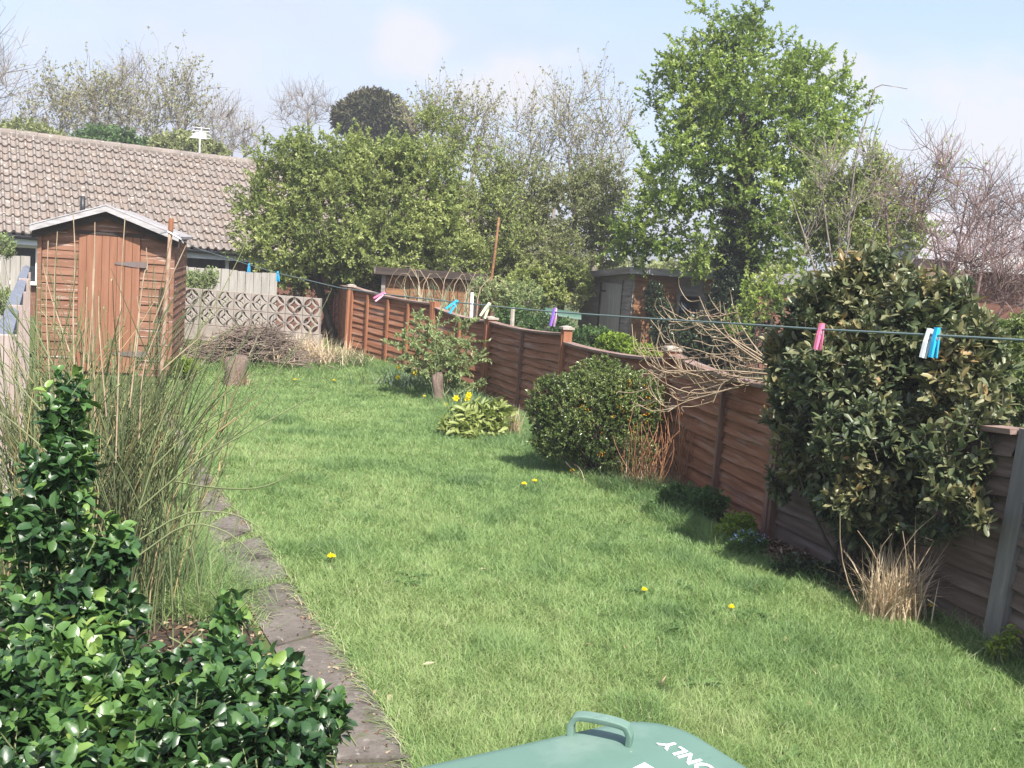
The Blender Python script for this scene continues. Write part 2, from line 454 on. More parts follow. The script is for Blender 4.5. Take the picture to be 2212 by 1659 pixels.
vs = SC.view_settings; vs.view_transform = 'Standard'; vs.look = 'None'; vs.exposure = 1.15; vs.gamma = 1; vs.use_curve_mapping = False

# ---------------------------------------------------------------- materials
M = {}
M['ground'] = surf('ground', [(.3, (.05, .065, .025)), (.5, (.075, .10, .035)), (.7, (.12, .10, .06))], 1.5, bump=.5, rough=.95, bscale=40, spec=.1)
M['soil'] = surf('soil', [(.3, (.03, .022, .017)), (.55, (.07, .052, .04)), (.75, (.13, .10, .075))], 7, bump=.8, rough=.95, bscale=60, bdist=.02, spec=.1)
M['slab'] = surf('slab', [(.3, (.10, .086, .075)), (.5, (.135, .117, .103)), (.72, (.18, .158, .14))], 3.5, bump=.8, rough=.92, bscale=60, bdist=.008, spec=.15,
                 stain=[((.05, .043, .036), 3.4, .50, .66, (1, 1, 1)), ((.27, .245, .22), 24, .60, .72, (1, 1, 1)), ((.075, .09, .035), 4, .57, .72, (1, 1, 1)), ((.03, .026, .022), 38, .60, .70, (1, 1, 1))])
M['grass'] = leafmat('grass', [(0, (.09, .155, .066)), (.3, (.145, .235, .083)), (.55, (.208, .306, .108)), (.8, (.275, .355, .142)), (.93, (.34, .37, .19)), (1, (.48, .44, .30))], .5, .35, .30)
M['straw'] = leafmat('straw', [(0, (.30, .22, .13)), (.5, (.50, .40, .27)), (1, (.66, .57, .42))], .7, .2, .2)
M['litter'] = leafmat('litter', [(0, (.05, .03, .02)), (.4, (.13, .08, .05)), (.75, (.26, .18, .11)), (1, (.42, .34, .24))], .8, .2, .1)
FEN = [((.36, .255, .205), 2.2, .50, .76, (.6, 1, 7)), ((.09, .038, .026), 1.7, .58, .85, (1, 1, 2)), ((.36, .30, .26), 9, .62, .76, (.2, 1, 6)), ((.10, .042, .028), 13, .54, .68, (.10, 1, 6))]
M['fence'] = surf('fence_board', [(.3, (.185, .078, .044)), (.5, (.26, .116, .066)), (.7, (.325, .16, .096))], 2.5, (.6, 1, 9), rough=.9, bump=.5, bscale=30, stain=FEN, bdist=.002, spec=.12)
M['darkfence'] = surf('dark_fence_board', [(.3, (.075, .052, .042)), (.5, (.115, .082, .066)), (.7, (.165, .125, .105))], 2.5, (.6, 1, 9), rough=.9, bump=.3, bscale=22, stain=[((.20, .17, .15), 2.2, .5, .78, (.6, 1, 7))], bdist=.002, spec=.12)  # darker, greyer boards for the panels nearest the camera
M['fencerail'] = surf('fence_rail', [(.3, (.15, .085, .065)), (.6, (.24, .17, .145)), (.75, (.33, .27, .245))], 4, (.6, 3, 9), rough=.85, bump=.3)
M['batten'] = surf('batten', [(.3, (.21, .085, .045)), (.6, (.30, .13, .07)), (.8, (.37, .19, .11))], 3, (6, 6, .8), rough=.8, bump=.3, bdist=.004)
M['dullbatten'] = surf('dull_batten', [(.3, (.13, .07, .052)), (.6, (.20, .115, .085)), (.8, (.27, .18, .14))], 3, (6, 6, .8), rough=.85, bump=.3, bdist=.004)
M['greypost'] = surf('grey_post', [(.3, (.12, .11, .105)), (.6, (.18, .168, .16)), (.8, (.25, .235, .225))], 4, (6, 6, .7), rough=.88, bump=.3, bdist=.004)
M['postcap'] = surf('post_cap', [(.3, (.26, .22, .18)), (.7, (.42, .38, .33))], 12, rough=.9)
M['shed'] = surf('shed_board', [(.3, (.165, .082, .054)), (.5, (.215, .110, .072)), (.7, (.27, .145, .10))], 2.5, (.6, .6, 6), rough=.85, bump=.35, bscale=26, bdist=.002, spec=.15,
                 stain=[((.56, .49, .45), 4.6, .57, .68, (.40, .40, 7)), ((.10, .052, .037), 1.5, .58, .85, (1, 1, 1))])
M['sheddoor'] = surf('shed_door', [(.3, (.215, .098, .058)), (.5, (.25, .118, .072)), (.72, (.29, .145, .094))], 2.2, (9, 9, .7), rough=.8, bump=.3, bscale=10, bdist=.002, spec=.2, stain=[((.15, .07, .046), 2.2, .58, .85, (2, 2, .6))])
M['whitewood'] = surf('weathered_white_wood', [(.3, (.26, .25, .26)), (.6, (.40, .385, .395)), (.8, (.52, .50, .51))], 5, (1, 4, 6), rough=.85, bump=.3, bdist=.004, stain=[((.16, .13, .13), 5, .58, .70, (1, 2, 4))])
M['felt'] = surf('roof_felt', [(.3, (.20, .19, .19)), (.7, (.32, .30, .31))], 14, rough=.95, bump=.5, bscale=90, bdist=.004)
M['darkwood'] = surf('dark_wood', [(.3, (.035, .026, .022)), (.6, (.06, .045, .038)), (.8, (.09, .07, .06))], 3, (.7, .7, 7), rough=.9, bump=.4)
M['brownwood'] = surf('brown_wood', [(.3, (.13, .06, .03)), (.6, (.24, .12, .06)), (.8, (.36, .21, .12))], 3, (.7, .7, 6), rough=.85, bump=.3, stain=[((.06, .04, .03), 2.5, .55, .75, (1, 1, 2))])
M['greywood'] = surf('grey_wood', [(.3, (.15, .13, .12)), (.6, (.24, .215, .20)), (.8, (.34, .31, .29))], 3, (.8, .8, 6), rough=.9, bump=.4, bdist=.004, stain=[((.25, .16, .11), 2, .55, .75, (1, 1, 2))])
M['palefence'] = surf('pale_board', [(.3, (.24, .22, .20)), (.6, (.33, .31, .28)), (.8, (.42, .39, .36))], 3, (7, 7, .7), rough=.9, bump=.3)
M['tile'] = surf('roof_tile', [(.3, (.15, .128, .112)), (.5, (.19, .163, .146)), (.7, (.235, .206, .186))], 3.2, rough=.92, bump=.3, bscale=50, bdist=.004, tintmix=(.20, .16, .135), spec=.15,
                 stain=[((.46, .43, .39), 7.5, .59, .69, (1, 1, 1)), ((.31, .28, .245), 16, .56, .70, (1, 1, 1)), ((.085, .072, .064), 1.6, .60, .85, (1, 1, 1))])
M['brick'] = surf('dark_brick', [(.3, (.12, .06, .045)), (.6, (.19, .09, .065)), (.8, (.25, .14, .10))], 9, (1, 1, 3), rough=.9, bump=.3)
M['redbrick'] = surf('red_brick', [(.3, (.15, .07, .05)), (.6, (.22, .105, .078)), (.8, (.28, .15, .12))], 9, (1, 1, 3), rough=.9, bump=.3, bdist=.004)
M['gutter'] = flat('black_plastic', (.018, .018, .022), .45)
M['fascia'] = flat('white_fascia', (.52, .55, .60), .5)
M['white'] = flat('white_paint', (.78, .78, .78), .5, var=.05)
M['glass'] = flat('window_glass', (.03, .035, .04), .08, .6)
M['slate'] = surf('grey_slate', [(.3, (.20, .19, .21)), (.7, (.30, .29, .31))], 5, (1, 1, 4), rough=.8)
M['metal'] = flat('galvanised_metal', (.45, .45, .47), .4, metal=.6)
M['alu'] = flat('aerial_metal', (.62, .63, .66), .45, var=.05)
M['coping'] = surf('blue_grey_coping', [(.3, (.13, .145, .18)), (.7, (.20, .215, .26))], 8, rough=.9, bump=.2, spec=.1)
M['pinkwood'] = surf('faded_wood', [(.3, (.27, .21, .19)), (.6, (.38, .31, .29)), (.8, (.46, .40, .38))], 3, (6, 6, .8), rough=.9, bump=.3)
M['block'] = surf('screen_block', [(.3, (.26, .225, .20)), (.6, (.345, .305, .27)), (.8, (.42, .38, .34))], 7, rough=.95, bump=.5, bscale=50, bdist=.004, stain=[((.15, .13, .10), 4, .55, .74, (1, 1, 1))])
M['stump'] = surf('tree_stump', [(.3, (.10, .07, .055)), (.6, (.19, .14, .115)), (.8, (.30, .235, .20))], 9, (4, 4, .6), rough=.95, bump=1., bscale=26, bdist=.02)
M['rust'] = surf('rusty_pole', [(.3, (.20, .10, .06)), (.6, (.34, .24, .18)), (.8, (.46, .39, .33))], 9, (2, 2, 1), rough=.8, bump=.2)
M['line'] = flat('washing_line', (.12, .16, .16), .5)
M['bark'] = surf('bark', [(.3, (.05, .038, .03)), (.7, (.11, .09, .07))], 6, (1, 1, .4), rough=.95, bump=.5)
M['palebark'] = surf('pale_bark', [(.3, (.15, .125, .105)), (.7, (.26, .225, .19))], 6, (1, 1, .4), rough=.95, bump=.2, bdist=.004)
M['redtwig'] = surf('red_twig', [(.3, (.13, .085, .08)), (.7, (.22, .155, .145))], 6, rough=.9, bump=.2, bdist=.004)
M['whip'] = surf('pale_whip', [(.3, (.20, .145, .095)), (.55, (.32, .245, .165)), (.8, (.46, .38, .28))], 14, rough=.8, bump=.4, bscale=120, bdist=.002)
M['redstem'] = surf('red_stem', [(.3, (.25, .11, .055)), (.7, (.38, .20, .11))], 9, rough=.8, bump=.1)
M['greenstem'] = leafmat('green_stem', [(0, (.085, .105, .05)), (.4, (.13, .165, .075)), (.7, (.20, .205, .10)), (.88, (.36, .26, .13)), (1, (.52, .42, .27))], .55, .3, 0)
M['hawthorn'] = leafmat('hawthorn_leaf', [(0, (.13, .165, .055)), (.4, (.25, .30, .095)), (.75, (.38, .41, .16)), (1, (.50, .50, .27))], .5, .35, .38)
M['hedge'] = leafmat('mixed_leaf', [(0, (.14, .15, .07)), (.5, (.235, .265, .105)), (1, (.34, .35, .18))], .55, .3, .3)
M['pear'] = leafmat('pear_leaf', [(0, (.10, .155, .036)), (.35, (.21, .29, .065)), (.7, (.37, .43, .13)), (1, (.54, .56, .27))], .42, .45, .38)
M['ivy'] = leafmat('ivy_leaf', [(0, (.012, .024, .012)), (.6, (.028, .05, .02)), (1, (.06, .09, .035))], .35, .5, .1)
M['conifer'] = leafmat('conifer_leaf', [(0, (.018, .03, .016)), (.5, (.04, .052, .025)), (1, (.115, .095, .04))], .6, .3, .05)
M['bud'] = leafmat('spring_bud', [(0, (.18, .17, .085)), (.5, (.25, .255, .12)), (1, (.34, .33, .18))], .6, .2, .25)
M['viburnum'] = leafmat('shrub_leaf', [(0, (.04, .065, .036)), (.35, (.095, .122, .058)), (.65, (.17, .175, .085)), (.85, (.25, .21, .095)), (1, (.32, .20, .095))], .42, .45, .16)
M['berberis'] = leafmat('berberis_leaf', [(0, (.04, .07, .02)), (.5, (.11, .16, .042)), (1, (.24, .285, .105))], .33, .55, .18)
M['gloss'] = leafmat('glossy_leaf', [(0, (.016, .042, .016)), (.40, (.034, .082, .025)), (.70, (.08, .16, .038)), (.93, (.19, .28, .065)), (1, (.27, .30, .08))], .36, .55, .16)
_b = M['gloss'].node_tree; _f = noise(_b, 60, (1, 1, 1), 1); _bp = _b.nodes.new('ShaderNodeBump'); _bp.inputs['Strength'].default_value = .3; _bp.inputs['Distance'].default_value = .004
L_(_b, _f, _bp.inputs['Height']); L_(_b, _bp.outputs[0], _b.nodes['Principled BSDF'].inputs['Normal'])
M['peony'] = leafmat('peony_leaf', [(0, (.12, .165, .045)), (.5, (.225, .275, .08)), (1, (.33, .36, .13))], .45, .4, .25)
M['rose'] = leafmat('rose_leaf', [(0, (.15, .205, .08)), (.5, (.255, .315, .14)), (1, (.37, .41, .21))], .5, .3, .32)
M['lime'] = leafmat('lime_leaf', [(0, (.10, .16, .02)), (.5, (.19, .27, .04)), (1, (.30, .36, .06))], .5, .3, .3)
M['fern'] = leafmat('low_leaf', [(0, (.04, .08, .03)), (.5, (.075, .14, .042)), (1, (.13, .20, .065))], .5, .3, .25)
M['daffleaf'] = leafmat('daffodil_leaf', [(0, (.08, .135, .08)), (.5, (.14, .20, .115)), (1, (.25, .30, .19))], .45, .4, .15)
M['yellow'] = leafmat('yellow_petal', [(0, (.90, .70, .01)), (1, (.92, .78, .03))], .6, .2, .25)
M['orange'] = leafmat('orange_petal', [(0, (.68, .30, .01)), (1, (.80, .42, .03))], .6, .2, .2)
M['blueflower'] = leafmat('blue_petal', [(0, (.22, .32, .66)), (1, (.45, .54, .82))], .6, .2, .2)
M['bin'] = surf('green_bin_plastic', [(.3, (.092, .165, .132)), (.7, (.11, .19, .152))], 5, rough=.5, bump=.15, bscale=160, bdist=.001, spec=.35, stain=[((.17, .24, .205), 7, .52, .8, (1, 1, 1)), ((.075, .125, .10), 16, .6, .8, (1, 3, 1)), ((.55, .62, .58), 75, .69, .73, (1, 1, 1))])
M['sticker'] = flat('white_print', (.80, .81, .80), .6, var=.03)
for k, c in dict(blue=(.02, .36, .66), pink=(.74, .17, .30), purple=(.25, .12, .55), palepink=(.72, .42, .60), cream=(.68, .67, .42), offwhite=(.70, .72, .72)).items():
    M['peg_' + k] = flat(k + '_plastic', c, .4, var=.05)

# ---------------------------------------------------------------- ground
g = Soup()
ys = sorted(set(GY + list(np.arange(1, 30, .5)) + [90, 140, 220, 400])); xs = [-500, -200, -90, -40, -20, -12, -8, -6, -4, -3, -2, -1, 0, 1, 2, 3, 5, 8, 14, 30, 90, 200, 500]
v = np.array([[x, y, zg(y)] for y in ys for x in xs]); nx = len(xs)
g.add(v, quads=[[i * nx + j, i * nx + j + 1, (i + 1) * nx + j + 1, (i + 1) * nx + j] for i in range(len(ys) - 1) for j in range(nx - 1)])
props(g.build('ground', M['ground']), kind='structure')

# path of worn paving slabs
PR = [(352, 868), (380, 915), (403, 950), (440, 1008), (472, 1052), (505, 1100), (560, 1160), (602, 1222), (655, 1300), (722, 1385), (765, 1452), (830, 1545), (885, 1645), (960, 1790), (1010, 1880)]
PL = [(322, 872), (345, 925), (365, 965), (395, 1030), (415, 1080), (440, 1130), (470, 1190), (500, 1250), (545, 1330), (600, 1420), (630, 1480), (660, 1560), (690, 1650), (720, 1790), (740, 1880)]
pr = np.array([G(*q) for q in PR]); pl = np.array([G(*q) for q in PL])
path = Soup()
def along(a, t):
    x = t * (len(a) - 1); i = min(int(x), len(a) - 2); f = x - i; return a[i] * (1 - f) + a[i + 1] * f
joints = [0, .1, .2, .285, .365, .43, .53, .63, .74, .86, 1.0]
for k in range(len(joints) - 1):
    a, b = joints[k] + .002, joints[k + 1] - (.002 if k > 4 else .016)
    n = 5; top = []
    for i in range(n):
        t = a + (b - a) * i / (n - 1); top.append((along(pl, t), along(pr, t)))
    ring = [q[0] for q in top] + [q[1] for q in top[::-1]]
    path.prism([np.array([q[0], q[1], zg(q[1]) - .02 ]) for q in ring], (0, 0, .028 + .004 * (k % 3)))
props(path.build('path', M['slab']), kind='structure')

# the bare earth bed under the large shrub and along the fence
def sheet(name, pp, mat, dz):
    q = np.array([G(*a) for a in pp]); s = Soup(); c = q.mean(0)
    rings = [q * k + c * (1 - k) for k in (1, .66, .33)]
    vv = np.concatenate(rings + [c[None]]); vv[:, 2] = zg(vv[:, 1]) + dz; n = len(q)
    s.add(vv, quads=[[r * n + i, r * n + (i + 1) % n, (r + 1) * n + (i + 1) % n, (r + 1) * n + i] for r in range(2) for i in range(n)], tris=[[2 * n + i, 2 * n + (i + 1) % n, 3 * n] for i in range(n)])
    return props(s.build(name, mat), kind='structure')
BED = [(2165, 1385), (2010, 1320), (1900, 1300), (1760, 1262), (1650, 1205), (1590, 1150), (1640, 1130), (1700, 1165), (1800, 1215), (1950, 1280), (2100, 1345)]
sheet('flower_bed', [(2170, 1400), (2030, 1335), (1900, 1305), (1760, 1268), (1640, 1205), (1540, 1130), (1480, 1065), (1510, 1050), (1680, 1150), (1850, 1230), (2010, 1310)], M['soil'], .006)
sheet('soil_bed', [(60, 1120), (250, 980), (330, 930), (360, 1000), (420, 1120), (470, 1220), (540, 1350), (610, 1480), (660, 1600), (700, 1800), (400, 2000), (-200, 1900), (-150, 1350)], M['soil'], .005)

# ---------------------------------------------------------------- thin scattering volume added to imitate lens veil
s = Soup(); s.box((5, 88, 9.5), (380, 200, 22.5)); hz = s.build('added_haze', bpy.data.materials.new('added_haze')); props(hz, kind='stuff')
hm = hz.data.materials[0]; hm.use_nodes = True; hn = hm.node_tree; hn.nodes.remove(hn.nodes['Principled BSDF'])
pv = hn.nodes.new('ShaderNodeVolumePrincipled'); pv.inputs['Color'].default_value = (.92, .93, .97, 1); pv.inputs['Density'].default_value = .0023; pv.inputs['Anisotropy'].default_value = .2
L_(hn, pv.outputs[0], hn.nodes['Material Output'].inputs['Volume'])

# ---------------------------------------------------------------- lawn grass
LAWN = pxpoly([(960, 1900), (2600, 2000), (2500, 1560), (2165, 1425), (2030, 1345), (1900, 1312), (1760, 1272), (1640, 1212), (1540, 1135), (1480, 1060), (1432, 1040), (1212, 930), (1052, 862), (932, 815), (830, 783), (755, 765), (700, 752), (560, 766), (420, 775), (355, 800), (352, 860), (382, 912), (405, 948), (442, 1006), (474, 1050), (507, 1098), (562, 1158), (604, 1220), (657, 1298), (724, 1383), (767, 1450), (832, 1543), (887, 1643)])
PATHP = [tuple(q[:2]) for q in pl] + [tuple(q[:2]) for q in pr[::-1]]
def scatter(n, poly, pw=1.25):
    a = np.array(poly); lo, hi = a.min(0), a.max(0); out = []
    tot = 0
    while tot < n:
        q = rng.uniform(lo, hi, (n * 3, 2)); q = q[in_poly(q, poly)]
        q = q[rng.random(len(q)) < (np.maximum(q[:, 1], 2.8) / 2.8) ** -pw]
        out.append(q); tot += len(q)
    q = np.concatenate(out)[:n]; return np.column_stack([q, zg(q[:, 1])])
def vnoise(x, y, s, seed):
    r = np.random.default_rng(seed); g_ = r.random((64, 64))
    u, w = x / s + 20, y / s + 20; i, j = np.floor(u).astype(int), np.floor(w).astype(int); f, e = u - i, w - j
    f = f * f * (3 - 2 * f); e = e * e * (3 - 2 * e); A = lambda a, b: g_[a % 64, b % 64]
    return (A(i, j) * (1 - f) + A(i + 1, j) * f) * (1 - e) + (A(i, j + 1) * (1 - f) + A(i + 1, j + 1) * f) * e
def turf(name, poly, n, hmul=1., seed=1, straw=.03, bias=0., pw=1.25):
    b = scatter(n, poly, pw); x, y = b[:, 0], b[:, 1]
    n1 = vnoise(x, y, .9, seed); n2 = vnoise(x, y, .28, seed + 1); n3 = vnoise(x, y, .11, seed + 2); n4 = vnoise(x, y, .45, seed + 5)
    tuft = np.clip((n2 - .52) * 3.0, 0, 1) * np.clip((n4 - .3) * 2.2, 0, 1)
    h = hmul * (.022 + .026 * rng.random(n) + .014 * n3 + .036 * tuft)
    tint = .55 + .36 * (n1 - .5) - .30 * tuft + .22 * (n3 - .5) + rng.normal(0, .11, n) + bias
    dry = rng.random(n) < straw * (.4 + 1.6 * n1); tint = np.where(dry, rng.uniform(.86, 1., n), np.clip(tint, 0, .86))
    az = vnoise(x, y, .16, seed + 3) * 9 + rng.normal(0, 1.6, n)
    dist = np.maximum(y, 3) / 3
    w = .0023 * dist ** .75 * rng.uniform(.7, 1.3, n)
    s = Soup(); s.blades(b, az, rng.uniform(.05, .75, n), h * 1.25, w, 3, rng.uniform(.2, .8, n), tint, twist=rng.uniform(0, 6.28, n))
    return props(s.build(name, M['grass']), kind='stuff')
turf('lawn_grass', LAWN, NGRASS, 1., 1, .022)
edge = pxpoly([(1212, 930), (1052, 862), (932, 815), (830, 783), (755, 765), (700, 752), (690, 775), (760, 790), (830, 815), (920, 870), (1040, 960), (1200, 1015), (1350, 1080), (1440, 1140), (1560, 1190), (1640, 1218), (1760, 1275), (1900, 1315), (2030, 1350), (2165, 1430), (2600, 1560), (2600, 1500), (2165, 1412), (2030, 1342), (1900, 1311), (1760, 1271), (1640, 1212), (1520, 1135), (1432, 1045)])
turf('rough_grass', edge, NGRASS // 10, 2.3, 11, .03, -.22)
verge = pxpoly([(330, 880), (350, 930), (372, 975), (400, 1040), (400, 1090), (420, 1140), (445, 1200), (470, 1260), (500, 1335), (440, 1345), (330, 1290), (300, 1100), (300, 950)])
turf('verge_grass', verge, NGRASS // 12, 2.2, 21, .16, .05)
# blades hanging over the path edge
e = np.concatenate([along(pr, t)[None] for t in rng.random(2600)]); e[:, 2] = zg(e[:, 1]); n = len(e)
e[:, :2] += rng.normal(0, .02, (n, 2)) + [.015, 0]
s = Soup(); s.blades(e, rng.normal(3.0, .8, n), rng.uniform(.4, 1.2, n), rng.uniform(.04, .11, n), .004, 4, rng.uniform(.3, 1., n), np.where(rng.random(n) < .25, .95, rng.uniform(.4, .85, n)))
e = np.concatenate([along(pl, t)[None] for t in rng.uniform(.10, .60, 1200)]); e[:, 2] = zg(e[:, 1]); n = len(e); e[:, :2] += rng.normal(0, .03, (n, 2))
s.blades(e, rng.normal(.2, .9, n), rng.uniform(.3, 1.2, n), rng.uniform(.04, .11, n), .004, 4, rng.uniform(.3, 1., n), np.where(rng.random(n) < .35, .96, rng.uniform(.3, .8, n)))
# grass growing in the joints of the path
for jt in joints[2:7]:
    f = rng.random(260)[:, None]; e = along(pl, jt) * (1 - f) + along(pr, jt) * f; n = len(e); e[:, :2] += rng.normal(0, .018, (n, 2)); e[:, 2] = zg(e[:, 1])
    s.blades(e, rng.uniform(0, 6.28, n), rng.uniform(.1, .9, n), rng.uniform(.025, .06, n), .004, 3, .4, rng.uniform(.4, .97, n))
props(s.build('edge_grass', M['grass']), kind='stuff')
# dead leaves and crumbs on the path, in the bed and along its edge
def debris(name, poly, n, size, mat, pw=.8, flatness=.35):
    c = scatter(n, poly, pw); c[:, 2] += .012
    s = Soup(); d = rng.normal(size=(n, 3)) * [1, 1, flatness]; s.leaves(c, unit(d), rng.normal(size=(n, 3)) * .4 + [0, 0, 1], size * rng.uniform(.4, 1.5, n), size * rng.uniform(.2, .7, n), 0, .3, 0, rng.random(n))
    return props(s.build(name, mat), kind='stuff')
def strip(a, t0, t1, w, off=0.):
    A = [along(a, t) for t in np.linspace(t0, t1, 14)]
    return [(q[0] + off - w / 2, q[1]) for q in A] + [(q[0] + off + w / 2, q[1]) for q in A[::-1]]
o = debris('leaf_litter', strip(pr, .3, .97, .12, -.03), 420, .022, M['litter'])
o = debris('path_crumbs', PATHP, 650, .014, M['litter'])
o = debris('bed_litter', pxpoly([(2160, 1395), (2030, 1338), (1900, 1310), (1760, 1272), (1640, 1206), (1600, 1150), (1700, 1180), (1850, 1240), (2010, 1312)]), 1500, .05, M['litter'])
o = debris('lawn_straw', LAWN, 90, .045, M['straw'], 1.1, .25)
wc = scatter(40, LAWN, 1.0); wc[:, 2] += .012; wn = 9; s = Soup(); wa = rng.uniform(0, 6.28, 40 * wn)
s.leaves(np.repeat(wc, wn, 0), np.stack([np.cos(wa), np.sin(wa), np.full(40 * wn, .45)], 1), np.repeat([[0, 0, 1.]], 40 * wn, 0), .085 * rng.uniform(.5, 1.2, 40 * wn), .022, 1, .2, .35, rng.uniform(.3, .9, 40 * wn)); props(s.build('lawn_weeds', M['fern']), kind='stuff')
o = debris('border_litter', pxpoly([(560, 1340), (470, 1250), (380, 1250), (330, 1400), (420, 1560), (640, 1640), (640, 1480)]), 500, .035, M['litter'])
# ---------------------------------------------------------------- wavy edged fence
POSTS = [(2165, 1402, 930), (1672, 1163, 826), (1432, 1031, 758), (1212, 925, 712), (1052, 858, 690), (932, 815, 652), (755, 762, 620), (716, 740, 604)]
PB = [G(x, yb) for x, yb, yt in POSTS]; PH = [hgt(b, yt) for b, (x, yb, yt) in zip(PB, POSTS)]
PB.insert(0, PB[0] + np.array([.42, -1.82, 0])); PH.insert(0, PH[0])
ORG = PB[4].copy(); fence = empty('wavy_board_fence', ORG, 'long brown garden fence of wavy edged boards with posts along the right of the lawn', 'fence')
def wav(x, s): return math.sin(x * 5.1 + s) * .5 + math.sin(x * 11.3 + 2.1 * s) * .3 + math.sin(x * 2.3 + 3.7 * s) * .5
for k, (b, h) in enumerate(zip(PB, PH)):
    rz = math.atan2(*(PB[min(k + 1, len(PB) - 1)] - PB[max(k - 1, 0)])[[1, 0]])
    w = .125 if k == 5 else .10 if k > 1 else .105
    s = Soup(); s.box((0, .025, h / 2 - .15), (w, w, h + .3))
    if k > 1: s.box((0, .025 + w / 2 + .006, h / 2 - .16), (w * .45, .012, h + .28))
    t = s.build('post', M['greypost'] if k < 2 else M['dullbatten'] if k == 2 else M['batten'], fence); t.location = b - ORG; t.rotation_euler = (Matrix.Rotation(.045 if k == 1 else 0., 3, 'Y') @ Matrix.Rotation(rz, 3, 'Z')).to_euler()
    if k in (2, 3, 4, 5, 7):
        c = Soup(); c.box((0, .025, h + .014), (w + .035, w + .035, .024)); c.lathe([(.062, .028), (.05, .036), (.001, .044)], (0, .025, h), 8)
        c.build('post_cap', M['postcap'], t)
for k in range(len(PB) - 1):
    a, b = PB[k], PB[k + 1]; d = b - a; ln = float(np.hypot(*d[:2])); rz = math.atan2(d[1], d[0])
    drop = (.02, .03, .07, .10, .07, .05, .05, .03)[k]; drop2 = (.02, .04, .05, .16, .05, .10, .02, .04)[k]
    z0 = lambda u: d[2] * u + .03
    z1 = lambda u: (PH[k] - drop) * (1 - u) + (d[2] + PH[k + 1] - drop2) * u - .12 * u * (1 - u) * (k > 0)
    nb = 10; nu = 26; s = Soup()
    for i in range(nb):
        vv = []; sd = k * 7.3 + i * 2.9
        for j in range(nu + 1):
            u = j / nu; A, B = z0(u), z1(u); st = (B - A) / nb
            x = .05 + (ln - .1) * u; wv = .085 * st * wav(x, sd) if i else 0
            zb = A + st * i + wv - .06 * st; zt = A + st * (i + 1) + .16 * st
            if i == nb - 1: zt = B
            yb = (.044 if k < 5 else .030) + .004 * math.sin(x * 3 + sd)
            vv += [(x, .010, zt), (x, yb, zb), (x, .004, zb + .002), (x, .002, zt)]
        q = []
        for j in range(nu):
            o = j * 4
            for m in range(4): q.append([o + m, o + 4 + m, o + 4 + (m + 1) % 4, o + (m + 1) % 4])
        s.add(vv, quads=q)
    t = s.build('panel', M['darkfence'] if k < 2 else M['fence'], fence); t.location = a - ORG; t.rotation_euler.z = rz
    nbat = [.5] if ln < 2.4 else [.36, .68]
    if k == 6: nbat = [.28, .52, .77]
    if k == 2: nbat = [.42]
    if k == 1: nbat = []
    for u in ([.028] if k > 4 else []) + nbat + ([.972] if k > 4 else []):
        c = Soup(); c.box((ln * u, .062 if k < 5 else .050, (z0(u) + z1(u)) / 2 - .012), (.034, .032, z1(u) - z0(u) - .02)); c.build('batten', M['batten'] if k > 4 else M['dullbatten'], t)
    c = Soup()
    for q0, q1 in [(j / 6, (j + 1) / 6) for j in range(6)]:
        xa, xb = .05 + (ln - .1) * q0, .05 + (ln - .1) * q1
        za, zb = z1(q0) + .001, z1(q1) + .001
        c.add([(xa, y, za + z) for y, z in ((-.03, 0), (.07, 0), (.075, .025), (-.03, .03))] + [(xb, y, zb + z) for y, z in ((-.03, 0), (.07, 0), (.075, .025), (-.03, .03))], quads=[[0, 1, 5, 4], [1, 2, 6, 5], [2, 3, 7, 6], [3, 0, 4, 7], [0, 3, 2, 1], [4, 5, 6, 7]])
    c.build('top_rail', M['fencerail'], t)

# ---------------------------------------------------------------- lapped board wall helper (local x along, z up, y = outward -1)
def lapped(s, x0, x1, za, zb, gauge, y0, roof=None, sx=1, out=.016):
    z = za; i = 0
    while z < zb - .01:
        zt = min(z + gauge, zb); a0, b0, a1, b1 = x0, x1, x0, x1
        if roof:
            a0, b0 = max(x0, roof(z)[0]), min(x1, roof(z)[1]); a1, b1 = max(x0, roof(zt)[0]), min(x1, roof(zt)[1])
        if b0 - a0 > .03 and b1 - a1 > .005:
            jj = .004 * math.sin(i * 3.7)
            s.add([(a0, y0 - out - jj, z), (b0, y0 - out - jj * .5, z + jj), (b1, y0 - .002, zt + .012), (a1, y0 - .002, zt + .012), (a0, y0 + .004, z), (b0, y0 + .004, z + jj)], quads=[[0, 1, 2, 3], [0, 4, 5, 1]])
        z = zt; i += 1

# ---------------------------------------------------------------- garden shed
LS = np.array([-6.02, 13.1, -.33]); ax = math.atan2(.24, 1); WS = 1.59
sh = empty('garden_shed', LS, 'brown wooden garden shed with pointed roof, plank door and pale bargeboards at the lawn end', 'shed', None, ax)
hw, ha_, dp = 1.87, 2.15, 2.2
roof = lambda z: (0, WS) if z <= hw else ((z - hw) / (ha_ - hw) * WS / 2, WS - (z - hw) / (ha_ - hw) * WS / 2)
d0, d1, dz0, dz1 = .29 * WS, .75 * WS, .10, 1.84
s = Soup(); s.prism([(0, .02, 0), (WS, .02, 0), (WS, .02, hw), (WS / 2, .02, ha_), (0, .02, hw)], (0, dp, 0))
s.build('wall', M['shed'], sh)
s = Soup(); lapped(s, .03, d0 - .005, .05, hw + .3, .105, 0, roof); lapped(s, d1 + .005, WS - .03, .05, hw + .3, .105, 0, roof)
lapped(s, d0 - .002, d1 + .002, dz1 + .05, ha_, .105, 0, roof)
